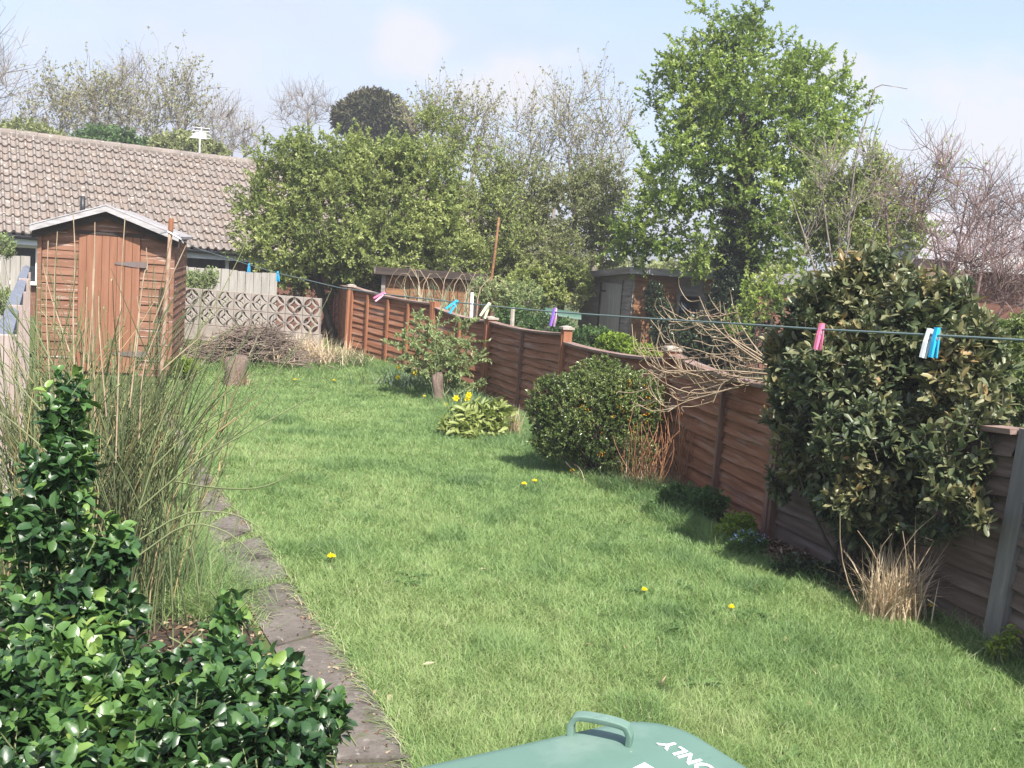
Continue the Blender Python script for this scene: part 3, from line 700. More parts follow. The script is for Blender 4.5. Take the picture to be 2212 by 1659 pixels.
# right hand side wall boards
for i in range(16):
    z = .05 + i * .1
    s.add([(WS + .018, .02, z), (WS + .018, dp, z), (WS + .003, dp, z + .11), (WS + .003, .02, z + .11), (WS, .02, z), (WS, dp, z)], quads=[[0, 1, 2, 3], [4, 5, 1, 0]])
s.build('cladding', M['shed'], sh)
for x in (0, WS):
    c = Soup(); c.box((x, -.012, hw / 2), (.05, .05, hw)); c.build('corner_post', M['shed'], sh)
dr = Soup(); npk = 8
for i in range(npk):
    x0, x1 = d0 + (d1 - d0) * i / npk, d0 + (d1 - d0) * (i + 1) / npk
    dr.box(((x0 + x1) / 2, -.02 - .002 * (i % 2), (dz0 + dz1) / 2), (x1 - x0 - .005, .03, dz1 - dz0))
door = dr.build('door', M['sheddoor'], sh)
for zz in (1.50, .35):
    c = Soup(); c.add([(d1 - .30, -.040, zz - .012), (d1 - .02, -.040, zz - .04), (d1 - .02, -.040, zz + .04), (d1 - .30, -.040, zz + .012), (d1 - .30, -.046, zz - .012), (d1 - .02, -.046, zz - .04), (d1 - .02, -.046, zz + .04), (d1 - .30, -.046, zz + .012)], quads=[[4, 5, 6, 7], [0, 4, 7, 3], [0, 1, 5, 4], [3, 7, 6, 2], [1, 2, 6, 5]])
    c.box((d1 + .045, -.043, zz), (.11, .006, .075)); c.build('hinge', flat('old_hinge', (.14, .11, .105), .7) if zz > 1 else bpy.data.materials['old_hinge'], door)
c = Soup(); c.box(((d0 + d1) / 2, -.03, dz1 + .02), (d1 - d0 + .1, .03, .03)); c.build('door_head', M['darkwood'], sh)
ov = .19
for sg, nm in ((-1, 0), (1, 1)):
    ex = WS / 2 + sg * (WS / 2 + .08); ez = hw - .08 * (ha_ - hw) / (WS / 2)
    a = np.array([WS / 2, -ov, ha_]); b = np.array([ex, -ov, ez])
    s = Soup(); s.prism([a + [0, 0, .015], b + [0, 0, .015], b + [0, 0, .05], a + [0, 0, .05]], (0, dp + 2 * ov, 0)); s.build('roof', M['felt'], sh)
    s = Soup(); s.prism([a + [0, -.004, -.012], b + [0, -.004, -.012], b + [0, -.004, .058], a + [0, -.004, .058]], (0, -.022, 0)); s.build('bargeboard', M['whitewood'], sh)
    s = Soup(); s.prism([a + [0, .10, -.10], b + [0, .10, -.10], b + [0, .10, .010], a + [0, .10, .010]], (0, .02, 0)); s.build('roof_edge', M['darkwood'], sh)
    s = Soup(); s.prism([a + [0, -.032, .062], b + [0, -.032, .062], b + [0, -.032, .078], a + [0, -.032, .078]], (0, .12, 0)); s.build('roof_trim', M['whitewood'], sh)

# ---------------------------------------------------------------- washing line, its pole and pegs
def onplane(x, y, a, b):
    n = np.array([-(b - a)[1], (b - a)[0], 0]); dd = ray(x, y); return EYE + dd * ((a - EYE) @ n) / (dd @ n)
poleT = P(369, 488, 12.7); LA = P(369, 507, 12.7); LB = P(2300, 741, 2.55)
pb = ground(*(P(347, 792, 12.75)[:2]), -.1)
t = wthing('washing_line_pole', pb, 'thin rusty metal washing line pole leaning in front of the shed', 'pole')
s = Soup(); s.tubes(np.linspace(pb, poleT, 6), .03, .026, 8, cap=True); s.build('pole_shaft', M['rust'], t, True)
s = Soup(); dirp = unit((poleT - pb)[None])[0]
s.tubes(np.linspace(poleT - dirp * .06, poleT + dirp * .09, 3), .034, .032, 8, cap=True); s.build('pole_tip', M['batten'], t)
s = Soup(); c0 = poleT - dirp * .1
s.tubes(np.array([c0 + [-.12, 0, .0], c0 + [-.02, -.03, .03], c0 + [.14, -.03, -.05], c0 + [.17, -.02, -.10]]), .008, .008, 5); s.build('line_hook', M['metal'], t)
LP = [(369, 507), (430, 538), (538, 572), (600, 590), (735, 622), (828, 635), (985, 653), (1100, 665), (1198, 674), (1400, 688), (1600, 700), (1780, 712), (2015, 724), (2212, 735), (2300, 741)]
pts = np.array([onplane(x, y, LA, LB) for x, y in LP])
pts = np.vstack([pts, LB + (LB - LA) * .28 + [0, 0, .12]])
s = Soup(); s.tubes(pts, .0036, .0036, 5)
props(s.build('washing_line', M['line'], None, True, origin=pts[0]), 'thin dark green washing line stretched across the garden from the shed pole', 'washing line')
pegs = [(538, 571, 'blue', 'blue', 0, .16, 'small blue clothes peg farthest along the line, nearest the shed'), (600, 588, 'blue', 'blue', -.05, .2, 'blue clothes peg second from the shed in front of the hawthorn trees'),
        (829, 633, 'pink', 'palepink', .95, .22, 'pink clothes peg swung sideways above the far fence panels'), (986, 651, 'blue', 'blue', .75, .38, 'bright blue clothes peg with widely splayed legs above the rose bush'),
        (1056, 657, 'cream', 'cream', .45, .3, 'pale yellow clothes peg hanging above the tall orange brown post'), (1199, 669, 'purple', 'palepink', .12, .17, 'clothes peg half purple and half pale pink in front of the neighbouring garden'),
        (1775, 704, 'pink', 'pink', .10, .15, 'pink clothes peg hanging in front of the large broad leaved shrub'), (2008, 716, 'offwhite', 'offwhite', .2, .05, 'white clothes peg beside a blue one at the right of the line'), (2024, 714, 'blue', 'blue', .05, .16, 'blue clothes peg beside a white one at the right of the line')]
ld = unit((LB - LA)[None])[0]; pd = unit(np.array([[-ld[1], ld[0], 0]]))[0]
if pd[0] < 0: pd = -pd
for x, y, c1, c2, til, sp, lab in pegs:
    o = onplane(x, y, LA, LB); t = wthing('clothes_peg', o, lab, 'clothes peg', 'clothes pegs on the washing line')
    dn = np.array([0, 0, -1.]); til *= -1
    for sg, cc in ((-1, c1), (1, c2)):
        an = til + sg * sp * .5; dv = dn * math.cos(an) + pd * math.sin(an); sd = np.cross(dv, ld)
        s = Soup(); L = .074; a = o + dn * .002 + sd * .0035 * (1 if sd @ pd * sg > 0 else -1)
        w = .0055; up = -dv * .010
        prof = [(-.010, .0035), (.012, .0042), (.03, .0055), (L, .0036)]
        ring = []
        for q, th in prof:
            cpt = a + dv * q
            ring.append([cpt + ld * w * i1 + sd * th * i2 for i1, i2 in ((-1, -1), (1, -1), (1, 1), (-1, 1))])
        vv = np.array(ring).reshape(-1, 3)
        s.add(vv, quads=[[m * 4 + i, m * 4 + (i + 1) % 4, m * 4 + 4 + (i + 1) % 4, m * 4 + 4 + i] for m in range(3) for i in range(4)] + [[3, 2, 1, 0], [12, 13, 14, 15]])
        s.build('peg_jaw', M['peg_' + cc], t)
    s = Soup(); dv = dn * math.cos(til) + pd * math.sin(til); c = o + dv * .022
    s.tubes(np.array([c - ld * .0075, c + ld * .0075]), .0058, .0058, 8, cap=True); s.build('peg_spring', M['metal'], t)

# ---------------------------------------------------------------- patterned concrete block wall
WA = P(394, 745, 16.2); WA[2] = -.02; WB = P(690, 740, 15.9); WB[2] = -.02
dW = WB - WA; lnW = float(np.hypot(*dW[:2])); t = empty('screen_block_wall', WA, 'low wall of patterned pierced concrete blocks beside the shed', 'wall', None, math.atan2(dW[1], dW[0]))
bw = lnW / 8; zb = .25
s = Soup(); s.box((lnW / 2, 0, .095), (lnW + .04, .16, .30)); s.build('wall_base', M['block'], t)
def blockmesh():
    s = Soup(); h = bw / 2 - .004; D = .045
    def stripe(A, B):
        A = np.array(A); B = np.array(B); n = len(A); v = []
        for y in (-D, D): v += [(p[0], y, p[1]) for p in A] + [(p[0], y, p[1]) for p in B]
        q = []
        for i in range(n - 1):
            q += [[i, i + 1, n + i + 1, n + i], [2 * n + i, 3 * n + i, 3 * n + i + 1, 2 * n + i + 1], [i, 2 * n + i, 2 * n + i + 1, i + 1], [n + i, n + i + 1, 3 * n + i + 1, 3 * n + i]]
        s.add(v, quads=q)
    Rc = h * .92
    th = np.linspace(0, 2 * math.pi, 41)
    inner = [(Rc * math.cos(a), Rc * math.sin(a)) for a in th]
    outer = [(h * math.cos(a) / max(abs(math.cos(a)), abs(math.sin(a))), h * math.sin(a) / max(abs(math.cos(a)), abs(math.sin(a)))) for a in th]
    stripe(inner, outer)
    for cx, cy in ((1, 1), (-1, 1), (-1, -1), (1, -1)):
        a0 = math.atan2(-cy, -cx); aa = np.linspace(a0 - .80, a0 + .80, 13); R0 = h * 1.02
        stripe([(cx * h + (R0 - .011) * math.cos(a), cy * h + (R0 - .011) * math.sin(a)) for a in aa], [(cx * h + (R0 + .011) * math.cos(a), cy * h + (R0 + .011) * math.sin(a)) for a in aa])
    return s
first = None
for r in range(2):
    for k in range(8):
        if first is None: o = first = blockmesh().build('screen_block', M['block'], t)
        else: o = first.copy(); COL.objects.link(o); o.parent = t
        o.location = (bw * (k + .5), .003 * math.sin(k * 2.3 + r), zb + bw * (r + .5) * 1.0)

# ---------------------------------------------------------------- bungalow
HA = P(0, 503, 21.0); HB = P(540, 547, 23.4); dH = HB - HA; rz = math.atan2(dH[1], dH[0]); lnH = float(np.hypot(*dH[:2]))
hz = dH[2] / lnH
house = empty('bungalow', (HA[0], HA[1], -.85), 'long brick bungalow with a brown pantiled roof behind the shed', 'bungalow', None, rz)
e0 = HA[2] + .85
X0h, X1h = -5.0, 12.0; run, rise = 3.05, P(0, 292, 24.2)[2] - HA[2]
ang = math.atan2(rise, run); sl = math.hypot(rise, run)
nr = 13; gl = sl / nr; rw = .168; ncol = int((X1h - X0h) / rw); per = 6
s = Soup(); uu = np.arange(ncol * per + 1) / per * rw + X0h; ph = (np.arange(ncol * per + 1) % per) / per
prof = np.where(ph < .5,   .055 * np.sin(ph * 2 * math.pi), -.010 * np.sin((ph - .5) * 2 * math.pi))
tint_t = rng.random((nr, ncol + 1))
for i in range(nr):
    a, b = i * gl, (i + 1) * gl + .03; rows = []
    jit = .006 * rng.normal(size=ncol + 1)[np.minimum(np.arange(ncol * per + 1) // per, ncol)]
    for dist, off in ((a, -.01), (a, .045), (b, .004)):
        x = uu; y = dist * math.cos(ang) - (off + prof + jit) * math.sin(ang); z = dist * math.sin(ang) + (off + prof + jit) * math.cos(ang)
        rows.append(np.column_stack([x, y, e0 + z + hz * x]))
    n = len(uu); v = np.concatenate(rows)
    j = np.arange(n - 1); q = np.concatenate([np.stack([r * n + j, r * n + j + 1, (r + 1) * n + j + 1, (r + 1) * n + j], 1) for r in range(2)])
    tt = np.tile(tint_t[i][np.minimum(np.arange(n) // per, ncol)] ** 2, 3)
    s.add(v, quads=q, tint=tt)
rf = s.build('roof', M['tile'], house)
s = Soup()
for i in range(int((X1h - X0h) / .45)):
    x = X0h + i * .45; th = np.linspace(-.3, math.pi + .3, 9)
    A = [(x, run + .13 * math.cos(a), e0 + rise + hz * x - .02 + .12 * math.sin(a)) for a in th]; B = [(x + .445, q[1], q[2] + hz * .445 + .008) for q in A]
    s.add(A + B, quads=[[m, m + 1, 10 + m, 9 + m] for m in range(8)], tint=rng.random() * .6)
s.build('ridge_tiles', M['tile'], rf)
s = Soup(); s.prism([(X0h, run, e0 + rise + hz * X0h - .05), (X0h, 0, e0 - .06 + hz * X0h), (X0h, 2 * run, e0 - .06 + hz * X0h)], (X1h - X0h, 0, hz * (X1h - X0h))); s.build('gable', M['brick'], house)
s = Soup(); s.box(((X0h + X1h) / 2, run, e0 / 2 - .2), (X1h - X0h - .4, 2 * run - .8, e0 - .25)); s.build('wall', M['brick'], house)
s = Soup(); s.prism([(X0h, .02, e0 - .20 + hz * X0h), (X0h, .05, e0 - .20 + hz * X0h), (X0h, .05, e0 - .02 + hz * X0h), (X0h, .02, e0 - .02 + hz * X0h)], (X1h - X0h, 0, hz * (X1h - X0h))); s.build('fascia', M['fascia'], house)
th = np.linspace(math.pi, 2 * math.pi, 7); s = Soup()
A = [(X0h, -.05 + .06 * math.cos(a), e0 - .03 + .06 * math.sin(a) + hz * X0h) for a in th]
A += [(X0h, .01, e0 - .025 + hz * X0h), (X0h, -.11, e0 - .025 + hz * X0h)][:1]
s.prism(A, (X1h - X0h, 0, hz * (X1h - X0h))); s.build('gutter', M['gutter'], house)
for wx, ww in ((.35, .8), (4.0, 1.3)):
    s = Soup(); y = .32; zc = e0 - .62
    for cx, cz, dx, dz in ((0, .38, ww, .07), (0, -.38, ww, .07), (-ww / 2 + .035, 0, .07, .70), (ww / 2 - .035, 0, .07, .70)): s.box((wx + cx, y, zc + cz), (dx, .08, dz))
    w = s.build('window', M['white'], house); s = Soup(); s.box((wx, y + .02, zc), (ww - .13, .02, .70)); s.build('pane', M['glass'], w)
# flue pipe on the roof and television aerial behind the ridge
fb = P(179, 452, 21.9); s = Soup(); s.tubes(np.array([fb + [0, 0, -.25], P(179, 424, 21.9)]), .052, .052, 10, cap=True)
props(s.build('flue_pipe', M['gutter'], None, True, origin=fb), 'short black flue pipe standing on the tiled roof above the shed', 'flue pipe')
ab = P(431, 345, 25.6); at = P(432, 285, 25.6)
t = wthing('television_aerial', ab, 'pale television aerial with horizontal rods on the roof ridge', 'aerial')
s = Soup(); s.tubes(np.array([ab - [0, 0, .2], at + [0, 0, .02]]), .022, .018, 6); s.build('mast', M['alu'], t)
s = Soup(); c = at - [0, 0, .08]; bd = unit(np.array([[-.22, .93, .25]]))[0]; cr = np.array([.96, .26, 0])
s.tubes(np.array([c - bd * .5, c + bd * .35]), .013, .013, 5)
for i in range(7): q = c + bd * (-.5 + .14 * i) + [0, 0, .01]; s.tubes(np.array([q - cr * (.20 - .012 * i), q + cr * (.20 - .012 * i)]), .009, .009, 4)
s.build('boom', M['alu'], t)
s = Soup(); q = c + bd * .36
for i in range(4):
    z = (-.12 + .08 * i); s.tubes(np.array([q - cr * .22 + [0, 0, z], q + cr * .22 + [0, 0, z]]), .009, .009, 4)
s.tubes(np.array([q + [0, 0, -.15], q + [0, 0, .15]]), .01, .01, 4); s.build('reflector', M['alu'], t)

# ---------------------------------------------------------------- pale board fences by the bungalow
def boarded(label, a, b, top, mat, bwid=.14, name='board_fence', base=-.7):
    d = b - a; ln = float(np.hypot(*d[:2])); t = empty(name, (a[0], a[1], base), label, 'fence', None, math.atan2(d[1], d[0]))
    s = Soup(); n = int(ln / bwid)
    for i in range(n):
        z = top - base + (b[2] - a[2]) * i / n + .012 * math.sin(i * 5.3)
        s.box(((i + .5) * ln / n, .004 * (i % 2), z / 2), (ln / n - .008, .02, z))
    s.build('boards', mat, t)
    for zz in (.25, .8): s = Soup(); s.box((ln / 2, .04, (top - base) * zz), (ln, .04, .08)); s.build('rail', mat, t)
    return t
a = P(388, 574, 18.2); b = P(600, 592, 18.8); boarded('pale grey board fence between the bungalow and the block wall', a, b, a[2], M['palefence'])
a = P(-160, 538, 16.5); b = P(66, 553, 17.2); boarded('pale board fence left of the shed under the bungalow window', a, b, a[2], M['palefence'])

# ---------------------------------------------------------------- left boundary fence with blue grey coping
L0 = np.array([-2.62, 5.3]); L1 = np.array([-6.42, 13.6]); npn = 5
OB = np.array([*L0, 0.]); bf = empty('boundary_fence', OB, 'faded wooden boundary fence with blue grey coping at the left edge', 'fence')
for k in range(npn):
    a = L0 + (L1 - L0) * (k / npn); b = L0 + (L1 - L0) * ((k + 1) / npn); d = b - a; ln = float(np.hypot(*d)); z = float(zg(a[1]))
    top = 1.02 + .02 * (k % 2); hh = top - z; rz = math.atan2(d[1], d[0]); s = Soup(); n = 12
    for i in range(n): s.box((.05 + (ln - .1) * (i + .5) / n, .003 * (i % 2), hh / 2 - .02), ((ln - .1) / n - .006, .03, hh - .05))
    t = s.build('panel', M['pinkwood'], bf); t.location = (a[0] - OB[0], a[1] - OB[1], z); t.rotation_euler.z = rz
    s = Soup(); c = .042; s.prism([(.10, -c, hh - .045), (.10, c, hh - .045), (.10, c, hh + .005), (.10, 0, hh + .03), (.10, -c, hh + .005)], (ln - .10, 0, .0)); s.build('coping', M['coping'], t)
    s = Soup(); s.box((0.05, -.02, hh / 2), (.09, .09, hh + .03)); q = s.build('post', M['pinkwood'], bf); q.location = t.location; q.rotation_euler.z = rz

# ---------------------------------------------------------------- sheds in the neighbouring garden
def frame(o, dx, rz): return empty
c0 = P(824, 640, 18.6); base = -.55; z1 = P(824, 580, 18.6)[2] - base
sb = empty('low_shed', (c0[0], c0[1], base), 'low shed of warm brown planks with a dark sloping roof beyond the far fence', 'shed', None, .16)
wd, dpt = 1.72, 1.7
s = Soup(); s.box((wd / 2, dpt / 2, z1 / 2 - .08), (wd, dpt, z1 - .16)); s.build('wall', M['darkwood'], sb)
s = Soup(); lapped(s, .04, .48, .2, z1 - .10, .16, -.002, None, out=.024); s.build('cladding', M['brownwood'], sb)
s = Soup()
for i in range(8): s.box((.56 + i * .145, -.014, z1 / 2 - .05), (.135, .02 + .004 * (i % 3), z1 - .12))
s.build('door', M['brownwood'], sb)
s = Soup(); s.box((.02, -.02, z1 / 2 - .05), (.07, .05, z1 - .1)); s.build('corner_post', M['greywood'], sb)
s = Soup(); s.prism([(-.12, -.16, z1 - .02), (-.12, dpt + .1, z1 - .3), (-.12, dpt + .1, z1 - .25), (-.12, -.16, z1 + .03)], (wd + .24, 0, 0)); s.build('roof', M['felt'], sb)
s = Soup(); s.box((wd / 2, -.17, z1 - .03), (wd + .26, .03, .13)); s.build('fascia', M['darkwood'], sb)
s = Soup(); s.prism([(-.13, -.16, z1 - .09), (-.13, dpt + .1, z1 - .37), (-.13, dpt + .1, z1 - .25), (-.13, -.16, z1 + .03)], (-.025, 0, 0)); s.build('bargeboard', M['greywood'], sb)
c0 = P(1361, 690, 19.6); base = -.75; z1 = P(1361, 583, 19.6)[2] - base
sg_ = empty('weathered_shed', (c0[0], c0[1], base), 'weathered grey shed with plank door and broken window under the tall bright tree', 'shed', None, .40)
wd, dpt = 1.75, 2.15; wx0, wx1, wz0, wz1 = 1.02, 1.48, z1 - 1.0, z1 - .42
s = Soup()   # walls with a real window opening
for x0, x1, a, b in ((0, wx0, 0, z1), (wx1, wd, 0, z1), (wx0, wx1, 0, wz0), (wx0, wx1, wz1, z1)): s.box(((x0 + x1) / 2, .02, (a + b) / 2), (x1 - x0, .04, b - a))
s.prism([(.0, .043, 0), (.0, dpt, 0), (.0, dpt, z1 - .21), (.0, .043, z1 - .01)], (.04, 0, 0)); s.prism([(wd - .04, .043, 0), (wd - .04, dpt, 0), (wd - .04, dpt, z1 - .21), (wd - .04, .043, z1 - .01)], (.04, 0, 0)); s.box((wd / 2, dpt + .022, z1 / 2 - .12), (wd, .04, z1 - .24))
s.build('wall', M['greywood'], sg_)
s = Soup(); lapped(s, .03, wx0 - .06, .1, z1 - .05, .13, -.002); s.build('cladding', M['brownwood'], sg_); s = Soup(); lapped(s, wx1 + .05, wd, .1, z1 - .05, .13, -.002); s.build('cladding', M['brownwood'], sg_)
s = Soup(); lapped(s, wx1 + .02, wd, wz0 - .1, wz1, .1, -.03); s.build('shutter', M['greywood'], sg_)
fr = Soup()
for cx, cz, dx, dz in (((wx0 + wx1) / 2, wz1 + .03, wx1 - wx0 + .12, .06), (wx0 - .03, (wz0 + wz1) / 2, .06, wz1 - wz0), (wx1 + .03, (wz0 + wz1) / 2, .06, wz1 - wz0), ((wx0 + wx1) / 2, wz0 - .03, wx1 - wx0 + .12, .06)): fr.box((cx, -.035, cz), (dx, .03, dz))
fr.build('window_frame', M['greywood'], sg_)
s = Soup()
for i in range(7): s.box((-.012, .45 + i * .115, z1 / 2 - .12), (.024 + .003 * (i % 2), .11, z1 - .34))
dd = s.build('door', M['palefence'], sg_); s = Soup(); s.box((-.004, .37, z1 / 2 - .1), (.03, .03, z1 - .22)); s.box((-.004, 1.28, z1 / 2 - .14), (.03, .03, z1 - .3)); s.build('door_frame', M['darkwood'], sg_)
for y0, y1 in ((.02, .35), (1.30, dpt)):
    s = Soup()
    for i in range(int((z1 - .25) / .13)): s.add([(-.02, y0, .1 + i * .13), (-.02, y1, .1 + i * .13), (-.003, y1, .24 + i * .13), (-.003, y0, .24 + i * .13)], quads=[[0, 1, 2, 3]])
    s.build('cladding', M['greywood'], sg_)
for zz in (z1 - .45, .55): s = Soup(); s.box((-.03, 1.14, zz), (.008, .24, .035)); s.build('hinge', M['gutter'], dd)
s = Soup(); s.prism([(-.16, -.16, z1 + .01), (-.16, dpt + .2, z1 - .22), (-.16, dpt + .2, z1 - .17), (-.16, -.16, z1 + .06)], (wd + .3, 0, 0)); s.build('roof', M['felt'], sg_)
s = Soup(); s.box((wd / 2 - .01, -.17, z1 + .0), (wd + .32, .025, .13)); s.build('fascia', M['whitewood'], sg_)
s = Soup(); s.prism([(-.165, -.16, z1 - .06), (-.165, dpt + .2, z1 - .29), (-.165, dpt + .2, z1 - .17), (-.165, -.16, z1 + .06)], (-.02, 0, 0)); s.build('bargeboard', M['greywood'], sg_)
# a blue bag and timber inside the broken window
q = P(1472, 672, 20.4); s = Soup(); s.lathe([(.01, 0), (.10, .02), (.11, .09), (.06, .15), (.02, .17)], (0, 0, 0), 9); o = props(s.build('blue_bag', M['peg_blue'], None, True, origin=(0, 0, 0)), 'small bright blue bag seen inside the broken window of the weathered shed', 'bag'); o.location = q
# posts and a pole in the neighbouring garden
for x, yt, yb, Z, w, lab, mat in ((1142, 621, 690, 17, .075, 'pale split garden post standing in front of the hedge beyond the fence', 'postcap'), (1108, 664, 720, 15.6, .06, 'short pale stake just behind the fence beside the tall post', 'postcap'), (1020, 632, 700, 16.5, .05, 'leaning whitish stake behind the arching dry grass stems', 'white')):
    tp = P(x, yt, Z); bt = P(x - 4, yb + 40, Z); s = Soup(); s.tubes(np.linspace(bt, tp, 4), w * .62, w * .55, 6, cap=True)
    props(s.build('garden_stake', M[mat], None, False, origin=bt), lab, 'stake', 'stakes in the neighbouring garden')
bt = P(1055, 700, 17); s = Soup(); s.tubes(np.array([bt, P(1062, 600, 17), P(1070, 540, 17), P(1078, 470, 17)]), .026, .02, 6, cap=True)
props(s.build('wooden_pole', M['brownwood'], None, True, origin=bt), 'tall thin brown wooden pole rising in front of the hawthorn trees', 'pole')
q = P(1215, 668, 18); t = wthing('water_butt_lid', q, 'pale green curved plastic cover half hidden left of the weathered shed', 'cover')
s = Soup(); th = np.linspace(0, math.pi, 11); A = [q + [-.3, .3 * math.cos(a), .10 * math.sin(a) - .09] for a in th]; s.prism(A, (.62, 0, -.05)); s.build('cover_shell', flat('cover_plastic', (.045, .10, .07), .6), t)

# ---------------------------------------------------------------- far buildings on the right
def building(name, label, c, rz, wx, dy, hz_, wallm, roofm, flatroof, wins=(), base=-.9, fas='white'):
    t = empty(name, (c[0], c[1], base), label, 'building', None, rz)
    h = hz_ - base; s = Soup(); s.box((wx / 2, dy / 2, h / 2), (wx, dy, h)); s.build('wall', wallm, t)
    s = Soup()
    if flatroof: s.box((wx / 2, dy / 2, h + .13), (wx + .4, dy + .4, .25)); s.build('roof', M[fas], t)
    else:
        r = flatroof or dy * .36
        s.prism([(-.2, -.25, h), (-.2, dy / 2, h + r), (-.2, dy + .25, h), (-.2, dy / 2, h - .05)], (wx + .4, 0, 0)); s.build('roof', roofm, t)
    for x, z, w, hh in wins:
        s = Soup(); s.box((x, -.02, z), (w, .06, hh)); f = s.build('window', M['white'], t); s = Soup(); s.box((x, -.06, z), (w * .86, .02, hh * .84)); s.build('pane', M['glass'] if w < 1.2 else M['white'], f)
    return t
c = P(2095, 650, 15.7); c = c + np.array([math.cos(1.06), math.sin(1.06), 0]) * 16; building('flat_roofed_building', 'red brick building with white flat roof edge behind bare shrubs at the right edge', c, 1.06 + math.pi, 16, 4, P(2095, 586, 15.7)[2], M['redbrick'], None, True, ((14.2, 1.75, .9, .55),), fas='white')
c = P(1990, 560, 44); building('slate_roofed_house', 'distant house with a grey roof behind the bare shrubs at the right edge', c, .0, 14, 6, P(2010, 560, 44)[2], M['redbrick'], M['slate'], False, ((2, 2.0, 1.2, 1.2),))
c = P(1590, 660, 24); building('brick_outhouse', 'low red brick outhouse behind the tall bright green tree', c, .0, 1.7, 3, P(1650, 612, 24)[2], M['redbrick'], None, True, (), fas='slate')

# ---------------------------------------------------------------- green wheeled bin
zt = 1.055
def onlid(x, y, z=zt): dd = ray(x, y); return EYE + dd * ((z - H) / dd[2])
F1 = onlid(1330, 1569); e_u = unit((onlid(1230, 1577) - onlid(950, 1639))[None])[0]; e_v = np.array([e_u[1], -e_u[0], 0])   # along the front edge / away from it towards the hinge
cor = onlid(1426, 1536)                                       # outer corner before rounding
ax_ = math.atan2(e_u[1], e_u[0])
bn = empty('wheeled_bin', (cor[0], cor[1], 0), 'green plastic wheeled bin with white lettering on its lid, nearest the camera', 'wheeled bin', None, ax_)
wB, dB = .56, .66     # local: x from -wB..0 along the front edge, y from 0 (front) to -dB (hinge, towards the camera)
def rr(w, d, r, n=7):
    pts_ = []
    for cx, cy, a0 in ((-r, -r, 0), (-w + r, -r, math.pi / 2), (-w + r, -d + r, math.pi), (-r, -d + r, 1.5 * math.pi)):
        for i in range(n): a = a0 + math.pi / 2 * i / (n - 1); pts_.append((cx + r * math.cos(a), cy + r * math.sin(a)))
    return np.array(pts_)
o0 = rr(wB, dB, .075); cen = np.array([-wB / 2, -dB / 2])
s = Soup(); lev = [(1.0, -.045), (1.0, -.012), (.994, -.003), (.982, .0), (.95, .0015), (.7, .003), (.5, .0035), (.2, .0035)]
vv = []
for k_, z in lev: vv += [(*(cen + (q - cen) * k_), zt + z) for q in o0]
n = len(o0); q = [[l * n + i, l * n + (i + 1) % n, (l + 1) * n + (i + 1) % n, (l + 1) * n + i] for l in range(len(lev) - 1) for i in range(n)]
vv.append((*cen, zt + .0035)); s.add(vv, quads=q, tris=[[(len(lev) - 1) * n + i, (len(lev) - 1) * n + (i + 1) % n, len(vv) - 1] for i in range(n)])
lid = s.build('lid', M['bin'], bn, True)
s = Soup(); vv = []
for k_, z in ((.80, .05), (.88, .6), (.95, 1.0), (.95, 1.012)): vv += [(*(cen + (q_ - cen) * k_), z) for q_ in o0]
s.add(vv, quads=[[l * n + i, l * n + (i + 1) % n, (l + 1) * n + (i + 1) % n, (l + 1) * n + i] for l in range(3) for i in range(n)]); s.build('body', M['bin'], bn, True)
for sx in (-.08, -wB + .08):
    s = Soup(); s.tubes(np.array([(sx - .025, -dB + .06, .1), (sx + .025, -dB + .06, .1)]), .1, .1, 18, cap=True); s.build('wheel', M['gutter'], bn)
Mi = np.linalg.inv(np.array([[math.cos(ax_), -math.sin(ax_)], [math.sin(ax_), math.cos(ax_)]]))
def tolocal(q): a = Mi @ (q[:2] - cor[:2]); return np.array([a[0], a[1], q[2]])
ha, hb = tolocal(onlid(1234, 1586)), tolocal(onlid(1357, 1612)); up_ = np.array([0, 0, .026]); hd = hb - ha
prof = [ha + [0, 0, -.004], ha + up_ * .55 - hd * .01, ha + up_ * .9 + hd * .06, ha + up_ + hd * .18, ha + up_ * 1.03 + hd * .5, hb + up_ - hd * .18, hb + up_ * .9 - hd * .06, hb + up_ * .55 + hd * .01, hb + [0, 0, -.004]]
prof = np.array(prof); wv = unit(np.cross(hd, [0, 0, 1.])[None])[0]
s = Soup(); tgs = unit(np.gradient(prof, axis=0)); ring = []
for q_, tg_ in zip(prof, tgs):
    nn = np.cross(tg_, wv)
    for a_, b_ in ((-1, -1), (-.8, 1), (.8, 1), (1, -1)): ring.append(q_ + wv * .0095 * a_ + nn * .0040 * b_)
s.add(ring, quads=[[l * 4 + i, l * 4 + (i + 1) % 4, l * 4 + 4 + (i + 1) % 4, l * 4 + 4 + i] for l in range(len(prof) - 1) for i in range(4)])
hdl = s.build('lid_handle', M['bin'], lid, False)
bv = hdl.modifiers.new('bevel', 'BEVEL'); bv.width = .0015; bv.segments = 2; sm = hdl.modifiers.new('subsurf', 'SUBSURF'); sm.levels = sm.render_levels = 2
# lettering on the lid
lz = zt + .0038
cu = bpy.data.curves.new('lettering', 'FONT'); cu.body = 'ONLY'; cu.size = .030; cu.extrude = .0004; cu.align_x = 'CENTER'; cu.align_y = 'CENTER'; cu.space_character = 1.06; cu.offset = .0006
to = bpy.data.objects.new('lettering_tmp', cu); COL.objects.link(to); bpy.context.view_layer.update()
me = bpy.data.meshes.new_from_object(to.evaluated_get(bpy.context.evaluated_depsgraph_get())); bpy.data.objects.remove(to)
me.materials.clear(); me.materials.append(M['sticker']); me.name = 'lettering'
lo = bpy.data.objects.new('lettering', me); COL.objects.link(lo); lo.parent = bn
pO, pY = tolocal(onlid(1514, 1652, lz)), tolocal(onlid(1458, 1616, lz)); bdv = pY - pO
lo.location = (*((pO + pY) / 2)[:2], lz - .0005); lo.rotation_euler = (0, 0, math.atan2(bdv[1], bdv[0]))
